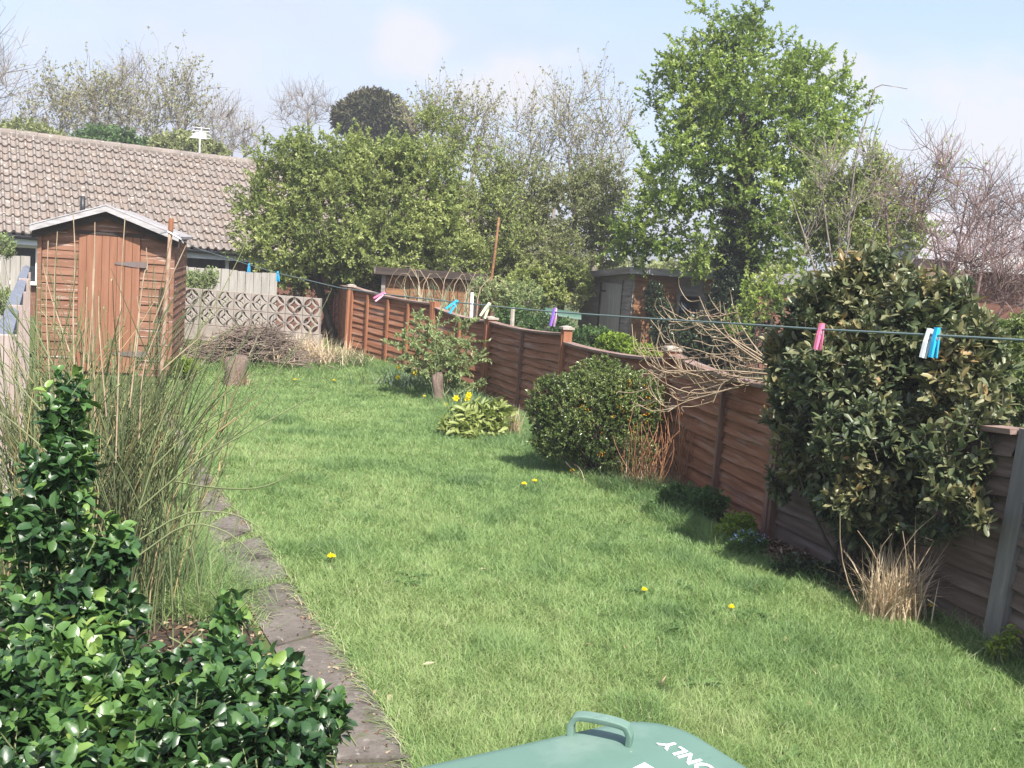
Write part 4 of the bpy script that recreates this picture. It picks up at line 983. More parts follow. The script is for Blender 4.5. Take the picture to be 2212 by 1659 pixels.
s = Soup(); q = [tolocal(onlid(x, y, zt + .0038)) for x, y in ((1366, 1662), (1392, 1649), (1424, 1668), (1480, 1740), (1350, 1740))]; s.prism(q, (0, 0, .0012)); s.build('sticker', M['sticker'], bn)
# ================================================================ trees
def gb(px, py, Z): q = P(px, py, Z); return ground(q[0], q[1])
Q = QUAL
# hawthorns in the middle left: four trees standing side by side
def hs(*a): return [ell(*q) for q in a]
leafy_tree('hawthorn_tree', 'leafy hawthorn at the left of the row, overhanging the bungalow roof', gb(700, 700, 20), hs((620, 400, 70, 110, 20), (690, 370, 100, 75, 20.4), (620, 540, 100, 70, 19.6), (565, 480, 50, 90, 19.8), (720, 470, 110, 120, 19.8)), int(520 * Q), .40, 20, .075, .05, M['hawthorn'], M['bark'], .07, 3, .5, .45, 'hawthorns behind the low shed')
leafy_tree('hawthorn_tree', 'broad leafy hawthorn directly behind the low brown shed', gb(880, 700, 19.8), hs((830, 385, 110, 75, 20.5), (790, 330, 50, 40, 20.5), (880, 440, 120, 130, 19.9), (820, 540, 120, 75, 19.4), (930, 520, 90, 90, 19.5)), int(560 * Q), .40, 20, .075, .05, M['hawthorn'], M['bark'], .08, 3, .5, .45, 'hawthorns behind the low shed')
leafy_tree('hawthorn_tree', 'thinner topped hawthorn behind the tall brown pole', gb(1020, 700, 20.6), hs((950, 300, 60, 80, 21), (1010, 390, 100, 100, 20.8), (1040, 500, 110, 90, 20.4), (990, 560, 90, 60, 20)), int(380 * Q), .36, 13, .066, .043, M['hawthorn'], M['bark'], .06, 3, .5, .4, 'hawthorns behind the low shed')
leafy_tree('hedge_tree', 'brownish green shrubby tree between the tall pole and the weathered shed', gb(1190, 700, 21.6), hs((1120, 430, 90, 80, 21.6), (1230, 470, 110, 90, 21.8), (1170, 570, 120, 80, 21), (1290, 420, 70, 80, 22), (1300, 530, 60, 60, 21.6), (1080, 520, 60, 80, 21)), int(760 * Q), .36, 17, .066, .043, M['hedge'], M['palebark'], .05, 4, .5, .4)
bush('ivy_hedge', 'dark green leafy hedge below the brownish tree, left of the weathered shed', gb(1200, 690, 20.2), hs((1150, 620, 70, 60, 20.2), (1230, 610, 60, 60, 20.4), (1190, 570, 50, 40, 20.6), (1110, 640, 50, 60, 19.6)), int(900 * Q), .22, 12, .06, .045, M['hawthorn'], M['bark'], cat='hedge')
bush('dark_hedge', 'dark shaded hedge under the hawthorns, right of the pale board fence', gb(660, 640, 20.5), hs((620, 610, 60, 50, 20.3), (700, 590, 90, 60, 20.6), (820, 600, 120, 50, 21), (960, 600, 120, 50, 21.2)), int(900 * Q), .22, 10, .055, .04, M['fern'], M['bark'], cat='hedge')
# the tall bright green tree
pear_b = gb(1600, 690, 19)
leafy_tree('pear_tree', 'tall bright green tree with an ivy covered trunk above the weathered shed', pear_b, hs((1600, 75, 70, 55, 19), (1640, 25, 20, 25, 19), (1510, 20, 45, 16, 19), (1555, 50, 30, 40, 19), (1510, 140, 80, 60, 19.2), (1620, 170, 160, 100, 19), (1760, 170, 75, 60, 19), (1480, 230, 95, 90, 19), (1640, 290, 190, 120, 18.8), (1770, 290, 75, 90, 19), (1470, 370, 120, 100, 18.7), (1640, 420, 150, 100, 18.6), (1420, 480, 85, 75, 18.9), (1540, 540, 110, 55, 18.9), (1660, 540, 80, 70, 18.7), (1840, 225, 42, 38, 19), (1390, 535, 70, 34, 19.3), (1350, 515, 45, 35, 19.4)), int(780 * Q), .36, 17, .078, .055, M['pear'], M['bark'], .13, 1, .55, .25, ntw=4, ttop=P(1600, 120, 19))
bush('climbing_ivy', 'dark ivy wrapped round the trunk of the tall bright green tree', pear_b, hs((1600, 450, 45, 80, 18.9, .3), (1590, 560, 50, 80, 18.8, .3), (1615, 330, 30, 70, 18.9, .25), (1580, 650, 60, 60, 18.8, .35), (1630, 270, 18, 40, 18.9, .2)), int(1500 * Q), .16, 11, .06, .05, M['ivy'], M['bark'], cat='climber')
# bare trees
def bt_(label, base, es, nt, ntw, twl, r, mk='palebark', r0=.08, nb=0, trunks=1, sub=0, up=.5, bl=.06, mb='bud', group=None, name='bare_tree', sh=.4):
    return bare_tree(name, label, base, es, int(nt * Q), int(ntw * Q), twl, r, M[mk], r0, M[mb], int(nb * Q), bl, trunks, group, int(sub * Q), up, shell=sh)
GRP = 'bare spring trees behind the bungalow'
bt_('tall bare tree cut off by the left edge of the picture', gb(-120, 330, 38), hs((-60, 170, 90, 150, 38), (-30, 260, 60, 90, 38)), 80, 420, 1.5, .012, r0=.2, sub=300, group=GRP)
bt_('budding tree above the roof, first one right of the left edge', gb(120, 330, 42), hs((110, 250, 60, 60, 42), (170, 240, 60, 60, 42)), 70, 320, 1.1, .010, nb=1500, trunks=2, sub=260, group=GRP, bl=.13)
bt_('budding tree with ivy covered trunk left of the tallest bare crown', gb(215, 330, 40), hs((200, 250, 50, 70, 40), (240, 230, 50, 60, 40)), 70, 320, 1.1, .010, nb=1500, trunks=2, sub=260, group=GRP, bl=.13)
bt_('tall narrow bare tree with a fan shaped top above the roof', gb(283, 330, 44), hs((285, 195, 50, 65, 44), (275, 270, 40, 50, 44)), 80, 420, 1.0, .009, r0=.16, sub=420, group=GRP)
bt_('spreading budding tree with upswept branches behind the roof', gb(365, 330, 40), hs((350, 230, 70, 80, 40), (400, 240, 50, 80, 40), (360, 290, 80, 40, 40)), 90, 380, 1.3, .010, nb=2000, trunks=3, sub=260, group=GRP, bl=.12, up=.7)
bt_('low bare tree beside the television aerial', gb(490, 340, 42), hs((480, 295, 55, 55, 42), (530, 310, 30, 40, 42)), 80, 420, 1.0, .009, nb=300, sub=400, group=GRP, bl=.10)
bt_('fine twigged bare tree left of the dark domed evergreen', gb(650, 330, 46), hs((640, 245, 45, 45, 46), (690, 240, 35, 35, 46)), 70, 380, .8, .008, r0=.14, sub=380, group=GRP)
for px, py, rx, ry, lab in ((60, 300, 80, 45, 'dense budding bush behind the left end of the roof ridge'), (240, 310, 90, 40, 'dark green ivy bush low behind the roof ridge'), (400, 320, 90, 38, 'olive green bush behind the ridge, left of the television aerial')):
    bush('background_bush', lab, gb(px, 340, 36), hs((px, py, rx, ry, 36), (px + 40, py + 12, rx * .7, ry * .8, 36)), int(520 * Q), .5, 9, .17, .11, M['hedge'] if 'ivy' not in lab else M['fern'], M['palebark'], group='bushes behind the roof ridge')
CG = 'tall sparse trees behind the hawthorns'
bt_('sparse budding tree with upright shoots right of the domed evergreen', gb(960, 600, 24), hs((930, 290, 60, 70, 24), (1000, 300, 60, 70, 24)), 90, 340, .8, .0065, nb=2600, trunks=3, sub=200, group=CG, up=.8, bl=.07)
bt_('pale bare tree with many upright stems under the bright cloud', gb(1130, 600, 25), hs((1100, 320, 80, 90, 25), (1190, 300, 80, 100, 25), (1120, 420, 90, 70, 25)), 110, 440, .9, .006, nb=2200, trunks=4, sub=260, group=CG, up=.8, bl=.07)
bt_('pale bare tree with the tallest tips just left of the bright green tree', gb(1290, 600, 25), hs((1270, 280, 60, 90, 25), (1320, 300, 50, 110, 25), (1290, 420, 80, 90, 25)), 110, 460, .9, .006, nb=2200, trunks=4, sub=300, group=CG, up=.8, bl=.07)
# dark domed evergreen
bush('domed_evergreen', 'dark dome shaped evergreen tree standing high above the hawthorns', gb(800, 420, 46), hs((805, 255, 80, 62, 46), (860, 280, 40, 40, 46), (745, 255, 30, 35, 46), (810, 320, 60, 50, 46)), int(2600 * Q), .7, 9, .30, .11, M['conifer'], M['bark'], cat='evergreen tree', stems=8, sr=.12, clsc=1.5, upw=.2, outw=1., shell=.8, tbase=.1, tipgain=.35, spread=(.9, .4))
# bare shrubs on the right
SG = 'bare twiggy shrubs on the right'
bt_('tall thin bare shrub with sparse leaves right of the bright green tree', gb(1850, 640, 15), hs((1830, 420, 90, 90, 15), (1870, 380, 60, 80, 15), (1780, 520, 70, 60, 15)), 46, 170, .6, .0055, 'palebark', .025, 500, 5, 60, .9, .05, 'pear', SG)
bt_('dense dark bare shrub with crooked branches at the upper right', gb(2030, 640, 14), hs((2000, 380, 80, 80, 14), (2080, 380, 80, 80, 14), (2030, 480, 100, 70, 14), (1950, 460, 60, 80, 14)), 100, 520, .5, .0045, 'redtwig', .03, 260, 5, 420, .4, .05, 'pear', SG)
bt_('reddish bare shrub spreading over the right edge of the picture', gb(2190, 660, 13), hs((2150, 470, 80, 70, 13), (2200, 500, 70, 90, 13), (2120, 530, 70, 50, 13)), 90, 560, .45, .004, 'redtwig', .025, 0, 5, 420, .3, .05, 'pear', SG)
arch = np.array([P(*q) for q in ((1830, 520, 14.9), (1838, 430, 14.9), (1850, 330, 14.9), (1868, 270, 14.9), (1890, 190, 14.9), (1905, 183, 14.9), (1930, 187, 14.9), (1960, 192, 14.9))])
s = Soup(); s.tubes(arch, .016, .005, 5); props(s.build('arching_shoot', M['palebark'], None, True, origin=arch[0]), 'single long bare shoot curving to the right against the cloud', 'branch')
leafy_tree('green_shrub', 'light green bushy shrub behind the bare shrubs, beside the tall tree', gb(1830, 640, 16), hs((1830, 420, 70, 60, 16), (1880, 370, 45, 45, 16), (1780, 470, 80, 70, 16), (1890, 440, 65, 70, 16), (1950, 510, 60, 50, 16), (1830, 520, 90, 50, 16)), int(420 * Q), .32, 15, .06, .04, M['hawthorn'], M['palebark'], .03, 4, .5)
bt_('low tangled bare shrub in front of the red brick building at the right', gb(2120, 680, 11), hs((2130, 600, 70, 60, 11), (2060, 580, 60, 50, 11.2), (2190, 620, 60, 60, 10.8)), 80, 500, .4, .004, 'redtwig', .02, 0, 5, 380, .4, .05, 'pear', SG)
far = [(900 + 95 * i, 575 + 5 * i + 14 * math.sin(i * 2.1), 90, 48 + 10 * math.sin(i * 3.3), 34 + 2 * math.sin(i * 1.7)) for i in range(14)]
o = bush('distant_trees', 'far belt of budding trees closing the view behind the sheds', gb(1500, 640, 35), hs(*far), int(2600 * Q), .5, 9, .17, .12, M['hedge'], M['palebark'], cat='trees', clsc=1.5); o['kind'] = 'stuff'
# shrubs in the neighbouring garden
NG = 'shrubs in the neighbouring garden'
for lab, base, es, n, mk, L in (
    ('dark ivy mound in front of the weathered shed', (1480, 720, 17), ((1480, 725, 80, 50, 17), (1560, 740, 90, 55, 17), (1640, 735, 60, 60, 17)), 1100, 'ivy', .06),
    ('dark creeper hanging from the corner of the weathered shed', (1410, 690, 19.1), ((1412, 640, 24, 40, 19.1), (1425, 675, 34, 34, 19.0)), 360, 'ivy', .05),
    ('mid green low shrub behind the fence, below the half purple peg', (1190, 740, 15.5), ((1180, 715, 70, 40, 15.5), (1280, 735, 70, 35, 15.2), (1110, 690, 50, 35, 16)), 800, 'fern', .05),
    ('bright green herb patch behind the fence between two capped posts', (1330, 760, 14.5), ((1330, 742, 50, 24, 14.5), (1390, 765, 45, 26, 14.2)), 420, 'lime', .05),
    ('pale green rambling shrub around the two garden stakes', (1090, 660, 16.6), ((1080, 640, 50, 40, 16.8), (1130, 640, 50, 40, 16.8), (1040, 620, 30, 30, 16.8)), 420, 'rose', .045),
    ('small yellow green shrub between the bare twigs and the large shrub', (1640, 700, 15.5), ((1640, 640, 50, 60, 15.5), (1690, 620, 50, 60, 15.5), (1600, 690, 40, 40, 15.5)), 360, 'pear', .05),
    ('clipped dark green hedge behind the large shrub at the right edge', (2190, 760, 7.5), ((2150, 760, 90, 80, 8), (2230, 740, 90, 70, 8), (2130, 840, 90, 70, 7.6), (2230, 850, 80, 80, 7.4)), 2600, 'berberis', .035)):
    bush('garden_shrub' if 'hedge' not in lab else 'clipped_hedge', lab, gb(*base), hs(*es), int(n * Q), .16 if L > .04 else .1, 11, L, L * .65, M[mk], M['bark'], group=NG if 'hedge' not in lab else None, cat='shrub' if 'hedge' not in lab else 'hedge')
bush('garden_shrub', 'sprawling pale shrub between the shed and the pale board fence', gb(430, 640, 17.3), hs((425, 610, 38, 30, 17.3), (455, 595, 22, 22, 17.3)), int(260 * Q), .2, 9, .05, .03, M['rose'], M['palebark'], group='shrubs near the brown shed', cat='shrub')
bush('garden_shrub', 'small shrub left of the shed under the bungalow window', gb(20, 650, 15.5), hs((10, 530, 26, 28, 15.5), (20, 655, 36, 35, 14.5)), int(220 * Q), .16, 9, .045, .03, M['rose'], M['palebark'], group='shrubs near the brown shed', cat='shrub')
# pampas like dry grass with arching stems
gbp = gb(930, 700, 16.4); t = wthing('arching_grass', gbp, 'tall grey green grass clump with dry stems arching over the far fence', 'ornamental grass')
s = Soup(); n = int(120 * Q); b = P(935, 712, 16.3) + rng.normal(size=(n, 3)) * [.32, .2, .05]
s.blades(b, rng.uniform(0, 6.28, n), rng.uniform(.02, .35, n), rng.uniform(.5, 1.0, n), .02, 6, rng.uniform(.1, .8, n), np.clip(rng.normal(.55, .2, n), 0, 1)); s.build('leaves', M['daffleaf'], t)
s = Soup()
for k in range(13):
    x0 = rng.uniform(890, 1030); hh = rng.uniform(45, 100); ww = rng.choice([-1, 1, 1]) * rng.uniform(25, 75); Z = rng.uniform(15.8, 16.6)
    pp = np.array([P(x0 + ww * f, 672 - hh * g_, Z) for f, g_ in ((0, -.3), (.03, .35), (.12, .7), (.35, .97), (.62, .98), (.85, .8), (1, .5))])
    s.tubes(pp, .0075, .0035, 3)
s.build('dry_stems', M['whip'], t)

# ================================================================ bushes along the fence
lb = gb(1850, 1260, 5.72)
fz = lambda x: float(np.interp(x, [1640, 1700, 1800, 1900, 2000, 2100, 2200], [6.75, 6.5, 6.13, 5.7, 5.35, 5.03, 4.75]))
lbes = [(*q[:4], (fz(q[0]) + q[4]), .52 * q[2] * 5.5 / FPX) for q in ((1900, 600, 110, 65, .25), (1800, 640, 90, 60, .15), (2010, 640, 100, 65, .2), (1720, 760, 70, 70, .1), (2100, 740, 80, 70, .1), (1870, 660, 160, 90, .15), (1770, 730, 120, 100, 0), (1990, 720, 150, 110, .15), (1900, 810, 210, 130, -.05), (1745, 850, 105, 120, -.15), (2090, 830, 110, 120, .1), (1770, 970, 105, 100, -.25), (1930, 960, 180, 110, -.2), (2080, 970, 105, 90, -.15), (2130, 890, 60, 70, .0), (1920, 1080, 150, 70, -.22), (2070, 1070, 85, 60, -.22), (2120, 1115, 34, 28, -.25), (1820, 1080, 80, 50, -.25), (1690, 1030, 36, 50, -.2), (1880, 1150, 90, 30, -.25), (2010, 1140, 55, 24, -.25))]
bush('broad_leaved_shrub', 'large dark olive shrub with broad leaves leaning over the fence at the right', lb, hs(*lbes),
     int(3000 * Q), .13, 11, .061, .026, M['viburnum'], M['bark'], 1, cat='shrub', clsc=.22, shell=.6, stems=26, sr=.012, tbase=.08, tamp=.40, tipgain=.20, droop=.12, fold=.2, spread=(1.15, .45))
bb = gb(1290, 1035, 8.5)
t = bush('berberis_bush', 'round dense dark green bush dotted with orange yellow flowers against the fence', bb,
     hs((1270, 900, 120, 105, 8.5), (1360, 880, 85, 90, 8.5), (1200, 880, 70, 80, 8.5), (1300, 835, 100, 60, 8.6), (1210, 950, 70, 50, 8.5), (1350, 980, 80, 50, 8.3), (1300, 790, 40, 25, 8.6)),
     int(4300 * Q), .055, 11, .027, .0125, M['berberis'], M['bark'], 0, cat='bush', clsc=.16, shell=.8, stems=40, sr=.006, tbase=.25, tamp=.35, tipgain=.2, outw=1., upw=.55, rnd=.35, spread=(1.0, .35))
es = hs((1330, 900, 105, 95, 8.44), (1340, 980, 80, 52, 8.28), (1390, 880, 60, 60, 8.44))
c, u = in_ells(es, int(75), 1.); k = u[:, 1] < .1; c = c[k]; c = np.repeat(c, 6, 0) + rng.normal(size=(len(c) * 6, 3)) * .008
s = Soup(); s.leaves(c, unit(rng.normal(size=c.shape)), rng.normal(size=c.shape), .011, .009, 0, tint=rng.random(len(c))); props(s.build('flower_clusters', M['orange'], t), kind='stuff')
# rose like bush before the far fence panels
rb = gb(965, 870, 13.2); rb = G(962, 868)
Zr = (rb - EYE) @ FW
t = wthing('rose_bush', rb, 'upright light green bush with thin green stems beside an old split stump', 'bush')
s = Soup(); tp = []
for x, y in ((850, 780), (880, 700), (900, 690), (940, 700), (950, 680), (985, 690), (1000, 700), (1020, 690), (1010, 740), (1030, 770), (1025, 830), (900, 760), (870, 745), (920, 740), (960, 750), (985, 790)): tp.append(P(x, y, Zr + rng.normal() * .12))
tp = np.array(tp); bs = np.repeat([rb], len(tp), 0) + rng.normal(size=(len(tp), 3)) * [.10, .06, 0]
pls = curve(bs, tp, 9, amp=.08); s.tubes(pls, .011, .004, 5)
side = []
for q in pls:
    m = 10; i = rng.integers(3, 9, m); a = q[i]; b = a + rng.normal(size=(m, 3)) * [.16, .1, .06] + [0, 0, .06]; side.append(curve(a, b, 5, amp=.1))
side = np.concatenate(side); s.tubes(side, .004, .002, 4); s.build('stems', M['greenstem'], t, True)
lf = Soup(); shoot_leaves(lf, side, int(24 * Q), .055, .03, 0, t0=.1); shoot_leaves(lf, pls[:, 3:9], int(40 * Q), .052, .028, 0); lf.build('foliage', M['rose'], t)
# old stump at its foot and stump at the end of the lawn
def stump(name, lab, b, r, h, lean=(0, 0)):
    s = Soup(); pr_ = [(r * 1.35, -.05), (r * 1.1, .04), (r * .95, h * .5), (r, h * .92), (r * .85, h), (.001, h + .01)]
    n = 14; vv = []
    for q, z in pr_:
        for j in range(n):
            a = j * 2 * math.pi / n; f = 1 + .14 * math.sin(3 * a + 1) + .12 * math.sin(7 * a + z * 9) + .2 * (z > h * .6) * math.sin(2 * a)
            vv.append((b[0] + q * f * math.cos(a) + lean[0] * z, b[1] + q * f * math.sin(a) + lean[1] * z, b[2] + z + (.07 * math.sin(2 * a + .7) + .03 * math.sin(5 * a) if z > h * .8 else 0)))
    s.add(vv, quads=[[k * n + j, k * n + (j + 1) % n, (k + 1) * n + (j + 1) % n, (k + 1) * n + j] for k in range(len(pr_) - 1) for j in range(n)])
    return props(s.build(name, M['stump'], None, True, origin=b), lab, 'stump')
stump('tree_stump', 'old split grey stump at the foot of the leafy rose bush', G(945, 872), .065, .30, (-.10, 0))
stump('tree_stump', 'short weathered stump standing on the far end of the lawn near the path', G(505, 832), .13, .30, (.03, 0))
# peony
pbq = G(1030, 945); Zp = (pbq - EYE) @ FW
t = bush('peony_plant', 'bushy pale green plant with drooping pointed leaves left of the round bush', pbq, hs((1030, 905, 60, 35, Zp), (990, 920, 40, 28, Zp - .1), (1075, 890, 35, 25, Zp + .1), (1030, 930, 55, 20, Zp - .15)), int(150 * Q), .16, 9, .11, .034, M['peony'], M['greenstem'], 1, cat='plant', clsc=.2, shell=.8, droop=.35, spread=(1.3, .8), stems=14, sr=.005, tbase=.35, tamp=.3)
# daffodils
def daff(lab, b, nl, spread, L, blooms):
    t = wthing('daffodil_clump', b, lab, 'daffodils', 'daffodil clumps along the fence')
    s = Soup(); n = int(nl); q = b + rng.normal(size=(n, 3)) * [spread, spread * .5, 0]; q[:, 2] = zg(q[:, 1]) - .01
    s.blades(q, rng.uniform(0, 6.28, n), rng.uniform(.02, .5, n), L * rng.uniform(.6, 1.2, n), .016, 6, rng.uniform(.1, .9, n), np.clip(rng.normal(.5, .25, n), 0, 1)); s.build('leaves', M['daffleaf'], t)
    for x, y in blooms:
        Z = (b - EYE) @ FW - .12; c = P(x, y, Z); f = Soup()
        face = unit(np.array([[-.2 + rng.normal() * .4, -.9, -.1]]))[0]; a0 = unit(np.cross(face, [0, 0, 1.])[None])[0]; b0 = np.cross(a0, face)
        th = np.arange(6) * math.pi / 3; dd = a0 * np.cos(th)[:, None] + b0 * np.sin(th)[:, None]
        f.leaves(np.repeat([c], 6, 0), dd + face * .15, np.repeat([face], 6, 0), .046, .026, 1, .1, .1, rng.random(6))
        MM = np.stack([a0, b0, face], 1); f.lathe([(.010, 0), (.012, .015), (.013, .026), (.020, .034)], c, 10, M=MM)
        fl = f.build('flower', M['yellow'], t)
        st = Soup(); gq = ground(c[0] + rng.normal() * .03, c[1] + .05); st.tubes(np.array([gq, gq * .5 + c * .5 + [0, 0, .02], c + [0, 0, .015] - face * .03, c - face * .01]), .0045, .004, 5); st.build('stem', M['daffleaf'], t)
daff('daffodil clump with three yellow blooms left of the leafy rose bush', G(885, 838), 260 * Q, .24, .36, ((863, 792), (861, 815), (897, 806)))
daff('daffodil clump with four yellow blooms between the rose bush and the tall post', G(1020, 885), 120 * Q, .15, .34, ((985, 860), (1013, 853), (1010, 862), (963, 877)))
# dandelions in the lawn
dl = [(716, 1204, .055, 'biggest dandelion flower near the path on the open lawn'), (1132, 1047, .05, 'left one of two close dandelions in front of the round bush'), (1155, 1041, .05, 'right one of two close dandelions in front of the round bush'),
      (1236, 1020, .06, 'dandelion at the shaded foot of the round bush'), (917, 852, .09, 'dandelion beside the old stump of the rose bush'), (637, 817, .04, 'small dandelion near the far end stump on the lawn'), (722, 815, .04, 'small dandelion in the far lawn below the dry grass'),
      (1392, 1275, .035, 'half open dandelion alone in the middle right of the lawn'), (1580, 1311, .035, 'flat dandelion near the edge of the shaded bed'), (2015, 1311, .05, 'dandelion beside the dry straw tuft near the grey end post')]
for k, (x, y, hh, lab) in enumerate(dl):
    g0 = G(x, y); Z = (g0 - EYE) @ FW
    b = G(*proj(g0 - ray(x, y) * .0 + 0)); 
    d_ = ray(x, y); tt_ = (g0[2] + hh - H) / d_[2]; c = EYE + d_ * tt_; b = ground(c[0], c[1]); c = b + [0, 0, hh]
    t = wthing('dandelion', b, 'yellow ' + lab, 'dandelion', 'dandelions in the lawn')
    s = Soup(); n = 110; d = rng.normal(size=(n, 3)); d[:, 2] = np.abs(d[:, 2]) * .30 + .05; R0 = .023 * (1 if k not in (7, 8) else .75)
    s.leaves(np.repeat([c], n, 0), unit(d), rng.normal(size=(n, 3)) * .3 + [0, 0, 1], R0 * rng.uniform(.6, 1.1, n), .008, 0, 0, .1, rng.random(n)); s.build('flower_head', M['yellow'], t)
    s = Soup(); s.tubes(np.array([b - [0, 0, .01], b * .5 + c * .5 + [.003, 0, 0], c]), .003, .0025, 5); s.build('stem', M['greenstem'], t)
    s = Soup(); n = 9; a = rng.uniform(0, 6.28, n); s.leaves(np.repeat([b + [0, 0, .012]], n, 0), np.stack([np.cos(a), np.sin(a), np.full(n, .28)], 1), np.repeat([[0, 0, 1.]], n, 0), .10 * rng.uniform(.6, 1.2, n), .022, 1, .2, .3, rng.uniform(.2, .6, n)); s.build('leaves', M['fern'], t)
# low plants in the shaded border
for lab, es, n, mk, L, k in (('low dark green leafy plant in the shade left of the thin fence batten', ((1470, 1075, 60, 32, 7.3), (1530, 1085, 50, 35, 7.1), (1420, 1100, 40, 20, 7.2)), 420, 'fern', .035, 0), ('bright green ferny plant in the shaded border', ((1600, 1130, 42, 24, 6.6), (1570, 1150, 36, 20, 6.5)), 300, 'lime', .03, 1),
                            ('low green plant with tiny pale blue flowers beside the large shrub', ((1620, 1172, 38, 22, 6.2), (1600, 1180, 30, 16, 6.2)), 240, 'fern', .03, 2), ('small bright green seedling plant at the foot of the grey end post', ((2150, 1395, 26, 20, 4.6), (2180, 1370, 14, 26, 4.6)), 40, 'lime', .025, 3),
                            ('yellow green bushy plant at the foot of the shed pole', ((395, 788, 32, 18, 13.4), (415, 800, 20, 10, 13.3)), 300, 'lime', .04, 4), ('dark ivy and leaf growth at the foot of the large shrub', ((1800, 1240, 70, 26, 5.7), (1890, 1270, 50, 26, 5.6), (1720, 1220, 50, 24, 5.8)), 240, 'ivy', .03, 5)):
    t = bush('low_plant', lab, gb(es[0][0], es[0][1] + 25, es[0][4]), hs(*es), int(n * Q), .10, 9, L, L * .55, M[mk], M['greenstem'], cat='plant', stems=10, sr=.003, group='low plants in the borders')
    if k == 2:
        c, u = in_ells(hs(*es), 70, 1.); c = c[u[:, 2] > -.2] + [0, 0, .02]; c = np.repeat(c, 4, 0) + rng.normal(size=(len(c) * 4, 3)) * .005
        s = Soup(); s.leaves(c, unit(rng.normal(size=c.shape)), rng.normal(size=c.shape), .008, .007, 0, tint=rng.random(len(c))); props(s.build('flower_clusters', M['blueflower'], t), kind='stuff')

# ================================================================ dry stems and twigs
def px_tubes(s, paths, r0, r1, jit=0.): 
    for pp, in zip(paths):
        q = np.array([P(*a) for a in pp]); K = 12
        u = np.linspace(0, len(q) - 1, K); i = np.minimum(u.astype(int), len(q) - 2); f = (u - i)[:, None]
        # Catmull-Rom through the given places
        pa = np.vstack([2 * q[0] - q[1], q, 2 * q[-1] - q[-2]]); p0, p1, p2, p3 = pa[i], pa[i + 1], pa[i + 2], pa[i + 3]
        c = .5 * (2 * p1 + (p2 - p0) * f + (2 * p0 - 5 * p1 + 4 * p2 - p3) * f ** 2 + (3 * p1 - p0 - 3 * p2 + p3) * f ** 3)
        s.tubes(c, r0, r1, 5)
wb = P(1670, 810, 6.9); t = wthing('bare_climber', wb, 'tangle of bare pale whippy twigs sweeping over the fence left of the large shrub', 'climber')
main = [[(1690, 812, 6.9), (1600, 805, 7.1), (1500, 815, 7.3), (1420, 790, 7.4), (1385, 740, 7.5)], [(1690, 800, 6.9), (1590, 770, 7.2), (1480, 775, 7.5), (1380, 765, 7.7), (1365, 700, 7.8)], [(1680, 790, 6.9), (1560, 720, 7.2), (1480, 690, 7.5), (1425, 660, 7.6)],
        [(1690, 815, 6.9), (1580, 840, 7.1), (1500, 850, 7.2), (1440, 830, 7.3), (1400, 800, 7.4)], [(1680, 805, 6.9), (1600, 790, 7.1), (1520, 760, 7.3), (1450, 740, 7.5), (1405, 690, 7.6)], [(1690, 810, 6.9), (1610, 760, 7.0), (1540, 700, 7.1), (1510, 640, 7.2)],
        [(1690, 820, 6.9), (1600, 815, 7.0), (1520, 800, 7.2), (1440, 805, 7.3), (1395, 780, 7.4)], [(1640, 820, 7.0), (1560, 845, 7.1), (1480, 868, 7.2), (1442, 890, 7.2)], [(1680, 800, 6.9), (1590, 740, 7.1), (1560, 700, 7.2), (1555, 650, 7.2)],
        [(1690, 800, 6.9), (1640, 760, 7.0), (1600, 700, 7.1), (1590, 660, 7.1)], [(1520, 815, 7.2), (1450, 800, 7.3), (1400, 830, 7.4), (1420, 865, 7.3), (1450, 870, 7.2)], [(1600, 810, 7.0), (1560, 830, 7.1), (1540, 870, 7.1)], [(1690, 810, 6.9), (1560, 800, 7.1), (1470, 800, 7.3), (1420, 760, 7.4), (1430, 700, 7.4)], [(1690, 830, 6.9), (1620, 830, 7.0), (1560, 820, 7.1), (1480, 830, 7.3), (1410, 805, 7.4)]]
s = Soup(); px_tubes(s, main, .0056, .0024); extra = []
for k in range(150):
    m = main[rng.integers(0, len(main))]; a = rng.integers(0, min(3, len(m) - 1))
    x, y, z = m[a]; x2, y2, z2 = m[a + 1]; f = rng.random(); x, y, z = x + (x2 - x) * f, y + (y2 - y) * f, z + (z2 - z) * f
    dx = -rng.uniform(10, 90); dy = rng.uniform(-95, 35); dx *= .85; dy *= .8; extra.append([(x, y, z), (x + dx * .6, y + dy * .15 + 8, z + .1), (x + dx, y + dy * .55, z + .12), (x + dx * 1.08 + rng.normal() * 6, y + dy, z + .1)])
px_tubes(s, extra, .0042, .0016)
s.build('twigs', M['whip'], t, True)
def tuft(name, lab, b, n, sx, L, mk, cat, lean=.5, W=.006, droop=.6, tubes=0, tm='whip', tl=.6):
    t = wthing(name, b, lab, cat); s = Soup(); n = int(n); q = b + rng.normal(size=(n, 3)) * [sx, sx * .6, 0]; q[:, 2] = b[2] - .01
    s.blades(q, rng.uniform(0, 6.28, n), rng.uniform(.0, lean, n), L * rng.uniform(.35, 1.15, n), W, 5, rng.uniform(0, droop * 2, n), rng.random(n)); s.build('blades', M[mk], t)
    if tubes:
        s = Soup(); a = b + rng.normal(size=(tubes, 3)) * [sx, sx * .5, 0]; s.tubes(curve(a, a + rng.normal(size=(tubes, 3)) * [.12, .1, .1] + [0, 0, tl], 6, amp=.12), .004, .002, 4); s.build('stalks', M[tm], t, True)
    return t
tuft('dry_grass_tuft', 'pale dry straw tuft standing in front of the large shrub near the grey post', G(1925, 1336), 560 * Q, .06, .36, 'straw', 'dry grass', .22, .006, .35, 14, 'whip', .42)
tuft('dry_grass_tuft', 'broad clump of dry straw grass between the twig heap and the fence', G(655, 772), 1500 * Q, .42, .45, 'straw', 'dry grass', .6, .010, .8)
